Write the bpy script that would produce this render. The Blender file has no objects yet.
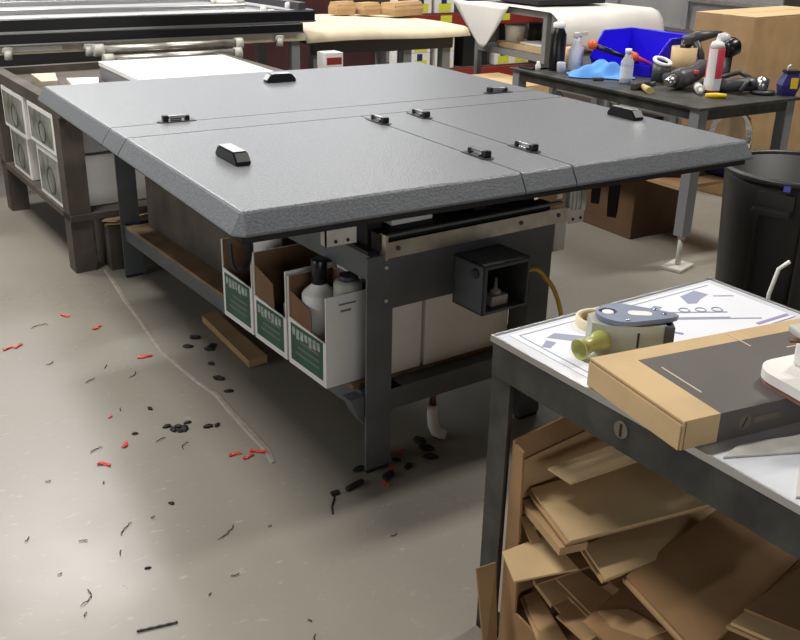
import bpy, bmesh, math, random
from mathutils import Vector, Matrix
random.seed(7)
S = bpy.context.scene
C = S.collection
PI = math.pi

# ------------------------------------------------------------------ materials
def lin(c):
    return tuple((v/12.92 if v <= .04045 else ((v+.055)/1.055)**2.4) for v in (x/255 for x in c)) + (1,)
def mat(name, col, rough=.5, metal=0, var=0, vscale=8, bump=0, bscale=60, spec=.5, trans=0, coat=0, emit=None, estr=0, col2=None, rvar=0, sheen=0, ior=1.45):
    m = bpy.data.materials.new(name); m.use_nodes = True
    nt = m.node_tree; b = nt.nodes['Principled BSDF']
    b.inputs['Base Color'].default_value = lin(col); b.inputs['Roughness'].default_value = rough
    b.inputs['Metallic'].default_value = metal; b.inputs['Specular IOR Level'].default_value = spec
    b.inputs['Transmission Weight'].default_value = trans; b.inputs['Coat Weight'].default_value = coat
    b.inputs['IOR'].default_value = ior; b.inputs['Coat Roughness'].default_value = .15
    if emit: b.inputs['Emission Color'].default_value = lin(emit); b.inputs['Emission Strength'].default_value = estr
    if var or bump or rvar:
        tc = nt.nodes.new('ShaderNodeTexCoord')
    if var or rvar:
        n = nt.nodes.new('ShaderNodeTexNoise'); n.inputs['Scale'].default_value = vscale; n.inputs['Detail'].default_value = 6
        nt.links.new(tc.outputs['Object'], n.inputs['Vector'])
    if var:
        r = nt.nodes.new('ShaderNodeValToRGB')
        c2 = col2 if col2 else tuple(max(0, v*(1-var)) for v in col)
        r.color_ramp.elements[0].position = .35; r.color_ramp.elements[1].position = .65
        r.color_ramp.elements[0].color = lin(c2); r.color_ramp.elements[1].color = lin(col)
        nt.links.new(n.outputs['Fac'], r.inputs['Fac']); nt.links.new(r.outputs['Color'], b.inputs['Base Color'])
    if rvar:
        mr = nt.nodes.new('ShaderNodeMapRange'); mr.inputs['To Min'].default_value = rough-rvar; mr.inputs['To Max'].default_value = rough+rvar
        mr.inputs['From Min'].default_value = .3; mr.inputs['From Max'].default_value = .7
        nt.links.new(n.outputs['Fac'], mr.inputs['Value']); nt.links.new(mr.outputs['Result'], b.inputs['Roughness'])
    if bump:
        n2 = nt.nodes.new('ShaderNodeTexNoise'); n2.inputs['Scale'].default_value = bscale; n2.inputs['Detail'].default_value = 3
        nt.links.new(tc.outputs['Object'], n2.inputs['Vector'])
        bp = nt.nodes.new('ShaderNodeBump'); bp.inputs['Strength'].default_value = bump; bp.inputs['Distance'].default_value = .004
        nt.links.new(n2.outputs['Fac'], bp.inputs['Height']); nt.links.new(bp.outputs['Normal'], b.inputs['Normal'])
    return m
M = {}
M['floor'] = mat('concrete', (146,141,130), .33, var=.06, vscale=.9, bump=.12, bscale=9, rvar=.1)
def scuffs(m):
    nt = m.node_tree; b = nt.nodes['Principled BSDF']; src = b.inputs['Base Color'].links[0].from_socket
    tc = nt.nodes.new('ShaderNodeTexCoord'); mp = nt.nodes.new('ShaderNodeMapping'); mp.inputs['Scale'].default_value = (1,2.6,1); mp.inputs['Rotation'].default_value = (0,0,.5)
    n = nt.nodes.new('ShaderNodeTexNoise'); n.inputs['Scale'].default_value = 17; n.inputs['Detail'].default_value = 8; n.inputs['Roughness'].default_value = .68
    r = nt.nodes.new('ShaderNodeMapRange'); r.inputs['From Min'].default_value = .60; r.inputs['From Max'].default_value = .74; r.inputs['To Max'].default_value = .45
    mx = nt.nodes.new('ShaderNodeMix'); mx.data_type = 'RGBA'; mx.inputs['B'].default_value = lin((205,198,186))
    L = nt.links.new; L(tc.outputs['Object'], mp.inputs['Vector']); L(mp.outputs['Vector'], n.inputs['Vector']); L(n.outputs['Fac'], r.inputs['Value'])
    L(r.outputs['Result'], mx.inputs['Factor']); L(src, mx.inputs['A']); L(mx.outputs['Result'], b.inputs['Base Color'])
scuffs(M['floor'])
M['wall'] = mat('wall_paint', (80,77,73), .7, var=.1, vscale=2)
M['walldark'] = mat('wall_dark', (80,74,68), .8, var=.2, vscale=2)
M['ceil'] = mat('ceiling_paint', (90,88,85), .9)
M['joint'] = mat('broken_concrete', (160,153,140), .8, var=.12, vscale=25, bump=.6, bscale=40)
M['cover'] = mat('pebbled_vinyl', (124,127,131), .36, var=.14, vscale=150, bump=.4, bscale=150, spec=.85)
M['seam'] = mat('seam_rubber', (34,35,36), .6)
M['under'] = mat('underside_board', (32,32,33), .7)
M['black'] = mat('black_plastic', (18,18,20), .3)
M['blackm'] = mat('black_matte', (26,25,25), .7)
M['webbing'] = mat('black_webbing', (24,20,19), .85, bump=.4, bscale=200)
M['chrome'] = mat('chrome', (215,215,218), .18, 1)
M['steelp'] = mat('blue_grey_painted_steel', (92,96,98), .5, var=.12, vscale=7, bump=.05)
M['alu'] = mat('aluminium', (196,192,184), .38, 1, var=.1, vscale=20)
M['galv'] = mat('white_zinc', (205,203,194), .5, .1, var=.08, vscale=20)
M['wood'] = mat('plywood', (150,122,88), .7, var=.25, vscale=9)
M['palewood'] = mat('pale_wood', (205,196,168), .6, var=.12, vscale=9)
M['darkwood'] = mat('dusty_brown_wood', (92,84,75), .75, var=.25, vscale=6)
M['white'] = mat('white_board', (238,236,230), .55, var=.04, vscale=6)
M['whiteglow'] = mat('white_gloss', (236,235,232), .25, var=.03, vscale=5)
M['cream'] = mat('cream_canvas', (226,212,182), .9, var=.1, vscale=4, bump=.3, bscale=12)
M['green'] = mat('green_print', (44,96,70), .5, var=.2, vscale=12)
M['ink'] = mat('grey_ink', (112,112,110), .6)
M['lightink'] = mat('pale_print', (188,200,190), .6, var=.3, vscale=60)
M['brownin'] = mat('brown_carton_lining', (128,96,68), .85, var=.1, vscale=8)
M['card'] = mat('cardboard', (208,178,132), .72, var=.07, vscale=7, bump=.06, bscale=90)
M['card2'] = mat('cardboard_tan', (186,152,108), .75, var=.1, vscale=6, bump=.06, bscale=90)
M['card3'] = mat('cardboard_brown', (160,124,84), .78, var=.12, vscale=6, bump=.06, bscale=90)
M['darkbox'] = mat('dark_brown_card', (104,78,54), .8, var=.15, vscale=5)
M['flute'] = mat('cardboard_edge', (150,112,72), .9, var=.35, vscale=120)
M['greyprint'] = mat('charcoal_print', (92,86,82), .55, var=.05, vscale=4)
M['tanline'] = mat('tan_line', (214,196,164), .6)
M['greyline'] = mat('taupe_logo', (110,98,84), .6)
M['rustysteel'] = mat('worn_grey_steel', (76,75,70), .48, .3, var=.3, vscale=11, bump=.15, bscale=40)
M['laminate'] = mat('white_laminate', (222,225,230), .22, var=.04, vscale=4)
M['paper'] = mat('drawing_paper', (232,234,240), .6, var=.03, vscale=3)
M['blueink'] = mat('blue_grey_ink', (150,156,178), .6)
M['orangeink'] = mat('orange_ink', (232,180,110), .6)
M['violetink'] = mat('violet_ink', (150,140,190), .6)
M['toolgrey'] = mat('grey_green_plastic', (168,170,156), .45)
M['toolblue'] = mat('slate_plastic', (120,130,152), .35)
M['yellowclear'] = mat('yellowed_clear_plastic', (206,206,120), .25, trans=.25)
M['tape'] = mat('cream_tape', (222,210,176), .5)
M['yellowrub'] = mat('yellow_rubber', (206,172,54), .45)
M['bin'] = mat('blue_bin_plastic', (40,24,214), .35, spec=.4)
M['bluecloth'] = mat('light_blue_cloth', (96,158,232), .85, bump=.3, bscale=20)
M['clear'] = mat('clear_plastic', (235,238,242), .08, trans=.92, ior=1.2)
M['cloudy'] = mat('cloudy_plastic', (222,224,232), .3, trans=.35)
M['orange'] = mat('orange_grip', (236,98,34), .4)
M['redcan'] = mat('red_print', (206,66,84), .4)
M['red'] = mat('red_film', (226,70,60), .35)
M['redpaint'] = mat('red_racking', (146,44,36), .5)
M['tag'] = mat('yellow_tag', (212,220,58), .6)
M['yellow'] = mat('yellow_plastic', (240,208,38), .4)
M['tool'] = mat('dark_tool_grey', (66,66,68), .4)
M['silver'] = mat('brushed_silver', (190,190,190), .3, 1)
M['silverpanel'] = mat('silver_panel', (214,214,216), .3, .75, bump=.03, bscale=6)
M['can'] = mat('black_bin_plastic', (46,44,43), .42, var=.15, vscale=5)
M['rubber'] = mat('black_rubber', (28,26,24), .7)
M['maroon'] = mat('maroon_fabric', (74,40,38), .85, var=.2, vscale=3)
M['navy'] = mat('navy_plastic', (46,44,110), .4)
M['purple'] = mat('purple_ink', (90,88,190), .5)
M['greyframe'] = mat('grey_frame_paint', (128,130,132), .5)
M['greypanel'] = mat('grey_mesh_panel', (150,150,150), .45, .2, var=.12, vscale=1.5)
M['sheet'] = mat('translucent_white_film', (226,223,218), .4, var=.05, vscale=3)
M['photo'] = mat('grey_green_photo_print', (92,96,84), .5, var=.5, vscale=11, col2=(150,152,142))
M['woodhandle'] = mat('pale_handle_wood', (200,178,112), .55)
M['brass'] = mat('copper_tube', (120,84,62), .4, .6)
M['label'] = mat('white_blue_label', (214,222,232), .5)
M['rust'] = mat('rusty_red_edge', (150,104,92), .6)

# ------------------------------------------------------------------ mesh builder
class MB:
    def __init__(s): s.bm = bmesh.new()
    def _new(s, n0): s.bm.verts.ensure_lookup_table(); return s.bm.verts[n0:]
    def box(s, a, b, rz=0, bev=0, R=None):
        "box between corners a and b, turned about its centre"
        c = (Vector(a)+Vector(b))/2; d = Vector(b)-Vector(a)
        m = Matrix.Translation(c) @ (R if R else Matrix.Rotation(rz,4,'Z')) @ Matrix.Diagonal((abs(d.x),abs(d.y),abs(d.z),1))
        r = bmesh.ops.create_cube(s.bm, size=1, matrix=m)
        if bev:
            es = list({e for v in r['verts'] for e in v.link_edges})
            bmesh.ops.bevel(s.bm, geom=es, offset=bev, segments=2, affect='EDGES', profile=.5)
        return s
    def bar(s, p, q, w, h, bev=0):
        p, q = Vector(p), Vector(q); d = q-p; L = d.length; d.normalize()
        up = Vector((0,0,1)) if abs(d.z) < .95 else Vector((0,1,0))
        x = up.cross(d).normalized(); z = d.cross(x)
        R = Matrix((x, d, z)).transposed().to_4x4()
        c = (p+q)/2
        m = Matrix.Translation(c) @ R @ Matrix.Diagonal((w, L, h, 1))
        r = bmesh.ops.create_cube(s.bm, size=1, matrix=m)
        if bev:
            es = list({e for v in r['verts'] for e in v.link_edges})
            bmesh.ops.bevel(s.bm, geom=es, offset=bev, segments=2, affect='EDGES', profile=.5)
        return s
    def tube(s, pts, r, n=10, closed=False, flat=1):
        pts = [Vector(p) for p in pts]; rs = r if isinstance(r, (list,tuple)) else [r]*len(pts)
        rings = []; prev = None
        for i, p in enumerate(pts):
            if closed: t = pts[(i+1) % len(pts)]-pts[i-1]
            else: t = pts[min(i+1,len(pts)-1)]-pts[max(i-1,0)]
            t.normalize()
            if prev is None:
                u = Vector((0,0,1)) if abs(t.z) < .9 else Vector((1,0,0))
                x = u.cross(t).normalized()
            else:
                x = (prev - t*prev.dot(t)).normalized()
            prev = x; y = t.cross(x)
            rings.append([s.bm.verts.new(p+(x*math.cos(2*PI*k/n)+y*math.sin(2*PI*k/n)*flat)*rs[i]) for k in range(n)])
        N = len(rings)
        for i in range(N if closed else N-1):
            a, b = rings[i], rings[(i+1) % N]
            for k in range(n):
                f = s.bm.faces.new((a[k], a[(k+1)%n], b[(k+1)%n], b[k])); f.smooth = True
        if not closed:
            s.bm.faces.new(rings[0][::-1]); s.bm.faces.new(rings[-1])
        return s
    def lathe(s, prof, o=(0,0,0), axis=(0,0,1), n=24, cap=True):
        ax = Vector(axis).normalized(); u = Vector((0,0,1)) if abs(ax.z) < .9 else Vector((1,0,0))
        x = u.cross(ax).normalized(); y = ax.cross(x); o = Vector(o)
        rings = [[s.bm.verts.new(o+ax*z+(x*math.cos(2*PI*k/n)+y*math.sin(2*PI*k/n))*max(r,1e-4)) for k in range(n)] for r, z in prof]
        for a, b in zip(rings, rings[1:]):
            for k in range(n):
                f = s.bm.faces.new((a[k], a[(k+1)%n], b[(k+1)%n], b[k])); f.smooth = True
        if cap:
            s.bm.faces.new(rings[0][::-1]); s.bm.faces.new(rings[-1])
        return s
    def loft(s, loops, capa=True, capb=True):
        L = [[s.bm.verts.new(p) for p in lp] for lp in loops]; n = len(L[0])
        for a, b in zip(L, L[1:]):
            for k in range(n): s.bm.faces.new((a[k], a[(k+1)%n], b[(k+1)%n], b[k]))
        if capa: s.bm.faces.new(L[0][::-1])
        if capb: s.bm.faces.new(L[-1])
        return s
    def prism(s, poly, z0, z1, mtx=None):
        a = [Vector((x,y,z0)) for x,y in poly]; b = [Vector((x,y,z1)) for x,y in poly]
        if mtx: a = [mtx @ v for v in a]; b = [mtx @ v for v in b]
        return s.loft([a,b])
    def quad(s, pts, th):
        "a flat board with its upper face on the given corners"
        p = [Vector(q) for q in pts]; n = (p[1]-p[0]).cross(p[-1]-p[0]).normalized()
        if n.z < 0: n = -n
        return s.loft([[q-n*th for q in p], p])
    def grid(s, f, nu, nv, th=0, smooth=True):
        V = [[s.bm.verts.new(f(i/nu, j/nv)) for j in range(nv+1)] for i in range(nu+1)]
        fs = []
        for i in range(nu):
            for j in range(nv):
                q = s.bm.faces.new((V[i][j], V[i+1][j], V[i+1][j+1], V[i][j+1])); q.smooth = smooth; fs.append(q)
        if th:
            s.bm.normal_update()
            bmesh.ops.solidify(s.bm, geom=fs, thickness=th)
        return s
ROOT = {}
def wm(o):
    return (wm(o.parent) if o.parent else Matrix()) @ ROOT.get(o.name, Matrix())
def obj(name, mb, m, parent=None, world=False):
    "link the builder's mesh as ONE object"
    bm = mb.bm
    if parent and world: bm.transform(wm(parent).inverted())
    bmesh.ops.recalc_face_normals(bm, faces=bm.faces[:])
    me = bpy.data.meshes.new(name); bm.to_mesh(me); bm.free()
    me.materials.append(M[m])
    o = bpy.data.objects.new(name, me); C.objects.link(o)
    if parent: o.parent = parent
    return o
def tag(o, label, cat, group=None, kind=None):
    o['label'] = label; o['category'] = cat
    if group: o['group'] = group
    if kind: o['kind'] = kind
    return o
def thing(name, label, cat, loc=(0,0,0), rz=0, group=None):
    o = bpy.data.objects.new(name, None); C.objects.link(o); o.empty_display_size = .1
    o.location = loc; o.rotation_euler = (0,0,math.radians(rz))
    ROOT[o.name] = Matrix.Translation(loc) @ Matrix.Rotation(math.radians(rz),4,'Z')
    return tag(o, label, cat, group)
def solo(name, mb, m, label, cat, group=None, kind=None):
    "a thing that is one mesh, modelled in world space; origin goes to its base"
    vs = mb.bm.verts; xs = [v.co.x for v in vs]; ys = [v.co.y for v in vs]; zs = [v.co.z for v in vs]
    c = Vector(((min(xs)+max(xs))/2, (min(ys)+max(ys))/2, min(zs)))
    mb.bm.transform(Matrix.Translation(-c))
    o = obj(name, mb, m); o.location = c
    return tag(o, label, cat, group, kind)
def dup(root, loc, rz, label=None, group=None):
    r = root.copy(); C.objects.link(r); r.location = loc; r.rotation_euler = (0,0,math.radians(rz))
    if label: r['label'] = label
    if group: r['group'] = group
    for ch in list(root.children):
        c = ch.copy(); C.objects.link(c); c.parent = r
        for g in list(ch.children):
            d = g.copy(); C.objects.link(d); d.parent = c
    return r
def struct(name, mb, m):
    o = obj(name, mb, m); o['kind'] = 'structure'; return o
def frame(x, y, deg, z=0): return Matrix.Translation((x,y,z)) @ Matrix.Rotation(math.radians(deg),4,'Z')

# ------------------------------------------------------------------ camera
RW = ((0.8517,-0.1874,0.4894),(-0.5237,-0.3401,0.7811),(0.02,-0.9215,-0.3878))
fx = Vector([RW[i][0] for i in range(3)]); bz = -Vector([RW[i][2] for i in range(3)])
bz.normalize(); fx = (fx - bz*fx.dot(bz)).normalized(); uy = bz.cross(fx)
cam = bpy.data.objects.new('camera', bpy.data.cameras.new('camera')); C.objects.link(cam)
mw = Matrix((fx, uy, bz)).transposed().to_4x4(); mw.translation = (0,0,1.6)
cam.matrix_world = mw
cam.data.sensor_fit = 'HORIZONTAL'; cam.data.sensor_width = 36; cam.data.lens = 953.94/800*36
cam.data.clip_start = .05
S.camera = cam
S.view_settings.view_transform = 'Standard'; S.view_settings.look = 'None'
S.view_settings.gamma = 1; S.view_settings.use_curve_mapping = False
S.view_settings.exposure = 0.0

# ------------------------------------------------------------------ setting
XL, XR, YN, YF, ZC = -6.0, 11.0, -5.0, 11.0, 5.2
struct('floor', MB().box((XL,YN,-.1),(XR,YF,0)), 'floor')
struct('ceiling', MB().box((XL,YN,ZC),(XR,YF,ZC+.1)), 'ceil')
struct('wall_left', MB().box((XL-.1,YN,0),(XL,YF,ZC)), 'wall')
struct('wall_right', MB().box((XR,YN,0),(XR+.1,YF,ZC)), 'walldark')
struct('wall_back', MB().box((XL,YF,0),(XR,YF+.1,ZC)), 'walldark')
struct('wall_front', MB().box((XL,YN-.1,0),(XR,YN,ZC)), 'wall')
# broken step in the floor screed running beside the long bench
pts = [(1.10,4.45),(1.085,4.2),(1.062,4.0),(1.045,3.75),(1.034,3.58),(1.028,3.4),(1.03,3.26),(1.055,3.08),(1.066,2.95),(1.07,2.8),(1.076,2.65),(1.073,2.5),(1.06,2.42)]
mb = MB(); lo = []
for i,(x,y) in enumerate(pts):
    w = .010+.008*random.random(); j = random.uniform(-.008,.008)
    lo.append([(x-w+j,y,-.002),(x-w*.4+j,y,.004),(x+w*.5+j,y,.003),(x+w*1.2+j,y,-.002)])
mb.loft(lo); struct('trim_1', mb, 'joint')

# lights of the hall (ceiling lamps, above the frame)
def lamp(x, y, sx, sy, w, col=(1,.965,.92), z=5.05):
    l = bpy.data.lights.new('ceiling_lamp','AREA'); l.shape = 'RECTANGLE'; l.size = sx; l.size_y = sy; l.energy = w; l.color = col
    o = bpy.data.objects.new('ceiling_lamp', l); C.objects.link(o); o.location = (x,y,z); return o
for x,y,w in [(-.3,3.3,180),(-.2,5.8,118),(1.4,9.0,235),(4.2,7.0,105),(6.6,6.6,75),(5.6,2.3,215)]:
    lamp(x,y,1.6,.4,w)
# unseen fill lights added at the far wall, left wall and behind the camera
def wall_fill(x,y,z,sx,sy,w,rot):
    l = bpy.data.lights.new('wall_fill_light','AREA'); l.shape='RECTANGLE'; l.size=sx; l.size_y=sy; l.energy=w; l.color=(.95,.97,1)
    o = bpy.data.objects.new('wall_fill_light', l); C.objects.link(o); o.location=(x,y,z); o.rotation_euler=[math.radians(q) for q in rot]
wall_fill(3.4,10.9,3.5,7.6,2.2,150,(-90,0,0))
wall_fill(-.2,-4.9,1.8,4.0,1.6,95,(90,0,0))
wall_fill(-5.9,3.5,2.2,1.6,5.0,120,(0,-90,0))
W = bpy.data.worlds.new('world'); S.world = W; W.use_nodes = True
W.node_tree.nodes['Background'].inputs[0].default_value = (.8,.85,.9,1); W.node_tree.nodes['Background'].inputs[1].default_value = .02

# ------------------------------------------------------------------ folding cover
X0,Y0,X1,Y1 = .8436,2.1208,2.7796,4.2998
ZB,ZL,ZT,IN = .86,.868,.919,.036
cov = thing('folding_truck_bed_cover','large dark grey pebbled folding cover with black latches, lying across the steel bench','truck bed cover',(X0,Y0,ZB))
def slab(xa,xb,ya,yb,l,r,f,b):
    g = .003
    xa += 0 if l else g; xb -= 0 if r else g; ya += 0 if f else g; yb -= 0 if b else g
    def ring(z,i,c):
        x0,x1,y0,y1 = xa+i*l,xb-i*r,ya+i*f,yb-i*b; e = .0004
        k = [c if p and q else e for p,q in ((l,f),(r,f),(r,b),(l,b))]       # outer corners are clipped to a small facet
        return [(x0,y0+k[0],z),(x0+k[0],y0,z),(x1-k[1],y0,z),(x1,y0+k[1],z),(x1,y1-k[2],z),(x1-k[2],y1,z),(x0+k[3],y1,z),(x0,y1-k[3],z)]
    mb = MB(); mb.loft([ring(ZB,.004,.026),ring(ZL-.004,0,.028),ring(ZL,0.001,.028),ring(ZT-.006,IN-.006,.008),ring(ZT-.001,IN-.001,.004),ring(ZT,IN+.004,.003)]); return mb
XA,XB,YA,YB = 1.758,1.955,3.113,3.298
for a in [(X0,XA,Y0,YA,1,0,1,0),(XB,X1,Y0,YA,0,1,1,0),(X0,X1,YB,Y1,1,1,0,1)]:
    obj('cover_panel', slab(*a), 'cover', cov, True)
obj('hinge_strip', slab(X0,X1,YA,YB,1,1,0,0), 'cover', cov, True)
obj('hinge_strip', slab(XA,XB,Y0,YA,0,0,1,0), 'cover', cov, True)
mb = MB().box((X0+.04,Y0+.04,ZB-.003),(X1-.04,Y1-.04,ZT-.03))
obj('backing_board', mb, 'seam', cov, True)
mb = MB()
for a,b in [((X0+.03,Y0+.03),(X1-.03,Y0+.07)),((X0+.03,Y1-.07),(X1-.03,Y1-.03)),((X0+.03,Y0+.07),(X0+.07,Y1-.07)),((X1-.07,Y0+.07),(X1-.03,Y1-.07))]:
    mb.box((*a,ZB-.025),(*b,ZB-.003))
obj('underside_frame', mb, 'under', cov, True)
def latch(x,y,deg):
    F = frame(x,y,deg,ZT)
    mb = MB(); mb.prism([(-.066,-.022),(.052,-.022),(.07,-.004),(.07,.004),(.052,.022),(-.066,.022)],0,.003); mb.bm.transform(F)
    r = obj('latch', mb, 'tool', cov, True)
    mb = MB(); mb.box((-.036,-.008,.010),(.036,.008,.021),bev=.003); mb.bm.transform(F); obj('clasp_bar', mb, 'silver', r, True)
    mb = MB(); mb.box((.030,-.014,.003),(.05,.014,.024),bev=.004); mb.bm.transform(F); obj('clasp', mb, 'black', r, True)
    mb = MB(); mb.box((-.046,-.012,.003),(-.03,.012,.02),bev=.003); mb.bm.transform(F); obj('clasp', mb, 'black', r, True)
    mb = MB(); mb.box((-.018,-.017,.003),(.02,.006,.010),bev=.002); mb.bm.transform(F); obj('catch', mb, 'chrome', r, True)
for a in [(1.118,3.313,178),(1.764,2.985,-92),(1.960,3.015,-92),(1.772,2.385,-90),(1.965,2.392,-90),(2.548,3.318,178)]: latch(*a)
def pad(x,y,deg,L=.16):
    F = frame(x,y,deg,ZT); h = L/2
    P = [(-h,0),(h,0),(h,.012),(h-.022,.036),(-h+.022,.036),(-h,.012)]
    mb = MB(); mb.loft([[(px,-.024,pz) for px,pz in P],[(px,.024,pz) for px,pz in P]])
    bmesh.ops.bevel(mb.bm, geom=mb.bm.edges[:], offset=.003, segments=2, affect='EDGES'); mb.bm.transform(F)
    r = obj('stop_block', mb, 'black', cov, True)
    mb = MB(); mb.box((-h+.024,-.019,.0355),(h-.026,.019,.0385),bev=.001); mb.bm.transform(F); obj('top_plate', mb, 'silver', r, True)
    mb = MB(); mb.loft([[(h-.006,-.02,.012),(h-.006,.02,.012),(h-.021,.02,.033),(h-.021,-.02,.033)],[(h+.002,-.02,.013),(h+.002,.02,.013),(h-.017,.02,.036),(h-.017,-.02,.036)]]); mb.bm.transform(F); obj('end_plate', mb, 'silver', r, True)
pad(1.068,2.672,-90,.165); pad(1.825,3.965,180,.14); pad(2.655,2.655,-90,.15)
def strap(x,y,w,h,ww,ang=0):
    n = 20; mb = MB(); P = []
    for i in range(n+1):
        t = PI*i/n; P.append((x-w/2*math.cos(t)*(1+.15*math.sin(t)), y, ZB-.02-h*math.sin(t)**.7))
    rin = [( p[0]*.0+p[0]+ (0.004 if i<n/2 else -.004), p[1], p[2]+.004) for i,p in enumerate(P)]
    mb.loft([[(a[0],a[1]-ww,a[2]),(a[0],a[1]+ww,a[2]),(b[0],b[1]+ww,b[2]),(b[0],b[1]-ww,b[2])] for a,b in zip(P,rin)])
    mb.bm.transform(Matrix.Translation((x,y,0)) @ Matrix.Rotation(math.radians(ang),4,'Z') @ Matrix.Translation((-x,-y,0)))
    obj('hanging_strap', mb, 'webbing', cov, True)
strap(.873,2.17,.055,.085,.014,0); strap(2.175,2.185,.035,.125,.014,30); strap(2.10,2.19,.03,.07,.012,35)
mb = MB().box((1.918,2.165,.815),(1.938,2.18,.84)); obj('pull_tab', mb, 'galv', cov, True)
mb = MB().box((1.13,2.19,.775),(1.225,2.196,.838)).box((1.13,2.19,.832),(1.225,2.23,.838)).box((1.13,2.19,.775),(1.133,2.22,.838)); 
r = obj('clamp_bracket', mb, 'galv', cov, True)
for xx in (1.16,1.198): obj('bolt', MB().lathe([(.005,0),(.005,.004)],(xx,2.187,.787),(0,1,0),n=12), 'seam', r, True)

# ------------------------------------------------------------------ long steel bench
T = frame(1.321,2.22,3.55)
ben = thing('steel_bench','blue-grey steel bench frame with front panel carrying the grey cover','workbench',(1.321,2.22,0),3.55)
LX, RX, LY, RY = 0, .635, .045, 2.12
for x in (LX,RX):
    for y in (LY,RY):
        k_ = 1 if x == LX else -1
        mb = MB().box((x-.045,y-.045,.012),(x+.045,y-.037,.71)).box((x+k_*.037,y-.037,.012),(x+k_*.045,y+.045,.71))
        l = obj('leg', mb, 'steelp', ben)
        obj('foot_plate', MB().box((x-.04,y-.044,0),(x+.04,y-.02,.012)), 'rubber', l)
        if y == LY and x == LX:
            for z in (.672,.569): obj('bolt', MB().lathe([(.006,0),(.006,.004),(.003,.006)],(x+.02,y-.045,z),(0,-1,0),n=12), 'galv', l)
obj('front_panel', MB().box((.045,.0,.54),(.59,.008,.712)), 'steelp', ben)
for x in (LX,RX): obj('side_rail', MB().box((x-.03,LY-.036,.635),(x+.03,RY-.046,.71)), 'steelp', ben)
obj('back_rail', MB().box((.045,RY-.03,.635),(.59,RY+.03,.71)), 'steelp', ben)
mb = MB().box((.045,.01,.195),(.59,.07,.266)); obj('lower_beam', mb, 'steelp', ben)
for sx,x in ((1,.045),(-1,-.045)):
    mb = MB(); mb.loft([[(x,.012,.266),(x+sx*.05,.012,.266),(x+sx*.02,.012,.2),(x,.012,.17)],[(x,.06,.266),(x+sx*.05,.06,.266),(x+sx*.02,.06,.2),(x,.06,.17)]])
    obj('gusset', mb, 'steelp', ben)
for x in (LX,RX): obj('lower_beam', MB().box((x-.03,LY-.036,.185),(x+.03,RY-.046,.262)), 'steelp', ben)
obj('lower_beam', MB().box((.045,RY-.03,.185),(.59,RY+.03,.262)), 'steelp', ben)
obj('lower_shelf', MB().box((-.045,.075,.262),(.68,2.0,.276)), 'wood', ben)
obj('top_deck', MB().box((-.03,.02,.71),(.68,2.15,.722)), 'blackm', ben)
# channel rail on the front and the dark bearers the cover lies on
r = obj('channel_rail', MB().box((.012,-.016,.708),(.715,-.012,.752)).box((.012,-.016,.704),(.715,.01,.708)).box((.004,-.02,.70),(.012,.012,.775)), 'alu', ben)
obj('upper_lip', MB().box((.012,-.01,.764),(.70,.004,.772)), 'steelp', r)
for x in (.03,.50,.66): obj('bolt', MB().lathe([(.007,0),(.007,.003)],(x+.02,-.016,.73),(0,-1,0),n=12), 'tool', r)
obj('front_bearer', MB().box((0,.004,.722),(.66,.05,.772)), 'blackm', ben)
for p in [(.0,.07),(.385,.055),(.6,.07),(.0,1.2),(.6,1.2),(.0,1.85),(.6,1.85)]:
    obj('spacer_block', MB().box((p[0],p[1],.722),(p[0]+.05,p[1]+.07,.856)), 'blackm', ben)
mb = MB().box((.735,-.012,.69),(.80,-.006,.735)).box((.745,-.012,.735),(.752,.015,.80)).box((.764,-.012,.735),(.77,.015,.80)).box((.785,-.012,.735),(.805,.015,.80)).box((.735,-.006,.725),(.81,.012,.805)).box((.70,-.012,.70),(.74,-.006,.745))
br = obj('end_bracket', mb, 'galv', ben)
for x in (.75,.785): obj('bolt', MB().lathe([(.005,0),(.005,.003)],(x,-.012,.705),(0,-1,0),n=10), 'seam', br)
obj('end_bracket', MB().box((.682,.0,.60),(.735,.006,.70)).box((.682,.0,.6),(.688,.06,.7)), 'galv', ben)
# open-fronted control box
mb = MB(); t = .006; a,b,z0,z1,d = .27,.452,.512,.668,-.14
mb.box((a,d,z0),(a+t,0,z1)).box((b-t,d,z0),(b,0,z1)).box((a,d,z0),(b,0,z0+t)).box((a,d,z1-t),(b,0,z1)).box((a,-t,z0),(b,0,z1))
mb.box((a,d,z0),(a+.016,d+.004,z1)).box((a,d,z1-.014),(b,d+.004,z1))
cb = obj('control_box', mb, 'steelp', ben)
obj('back_lining', MB().box((a+t,-t-.003,z0+t),(b-t,-t,z1-t)), 'blackm', cb)
obj('knob', MB().lathe([(.016,0),(.016,.005),(.011,.007),(.011,.010)],(a,d+.035,z1-.03),(-1,0,0),n=20), 'tool', cb)
mb = MB().box((.33,-.115,.519),(.395,-.07,.552),bev=.003).lathe([(.018,0),(.016,.012),(.007,.014),(.004,.05)],(.364,-.09,.552),n=16)
obj('valve', mb, 'galv', cb)

# hose from the box down to the floor
P = []
for u in [i/24 for i in range(25)]:
    P.append(T @ Vector((.461+.27*math.sin(u*PI*.5)**.9, -.10+.05*u, .60+.012*math.sin(min(1,u*4)*PI)-.58*u**1.9)))
solo('air_hose', MB().tube(P,.0075,10), 'yellowrub', 'yellow air hose bending down from the open control box to the floor', 'hose')
# things on the bench top, seen in the gap below the cover
def onT(mb): mb.bm.transform(T); return mb
solo('foam_offcut', onT(MB().box((.075,.055,.7725),(.225,.115,.7885),bev=.003)), 'white', 'bright white foam offcut in the gap below the cover, left of the gap', 'offcut')
solo('cardboard_offcut', onT(MB().box((.45,.13,.7225),(.53,.32,.785),bev=.002)), 'card', 'tan cardboard packing piece in the gap under the cover', 'cardboard')
solo('foam_offcut', onT(MB().box((.02,.155,.7225),(.10,.30,.81),bev=.003)), 'white', 'small white foam block beside the clamp bracket under the cover', 'offcut')

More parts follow.
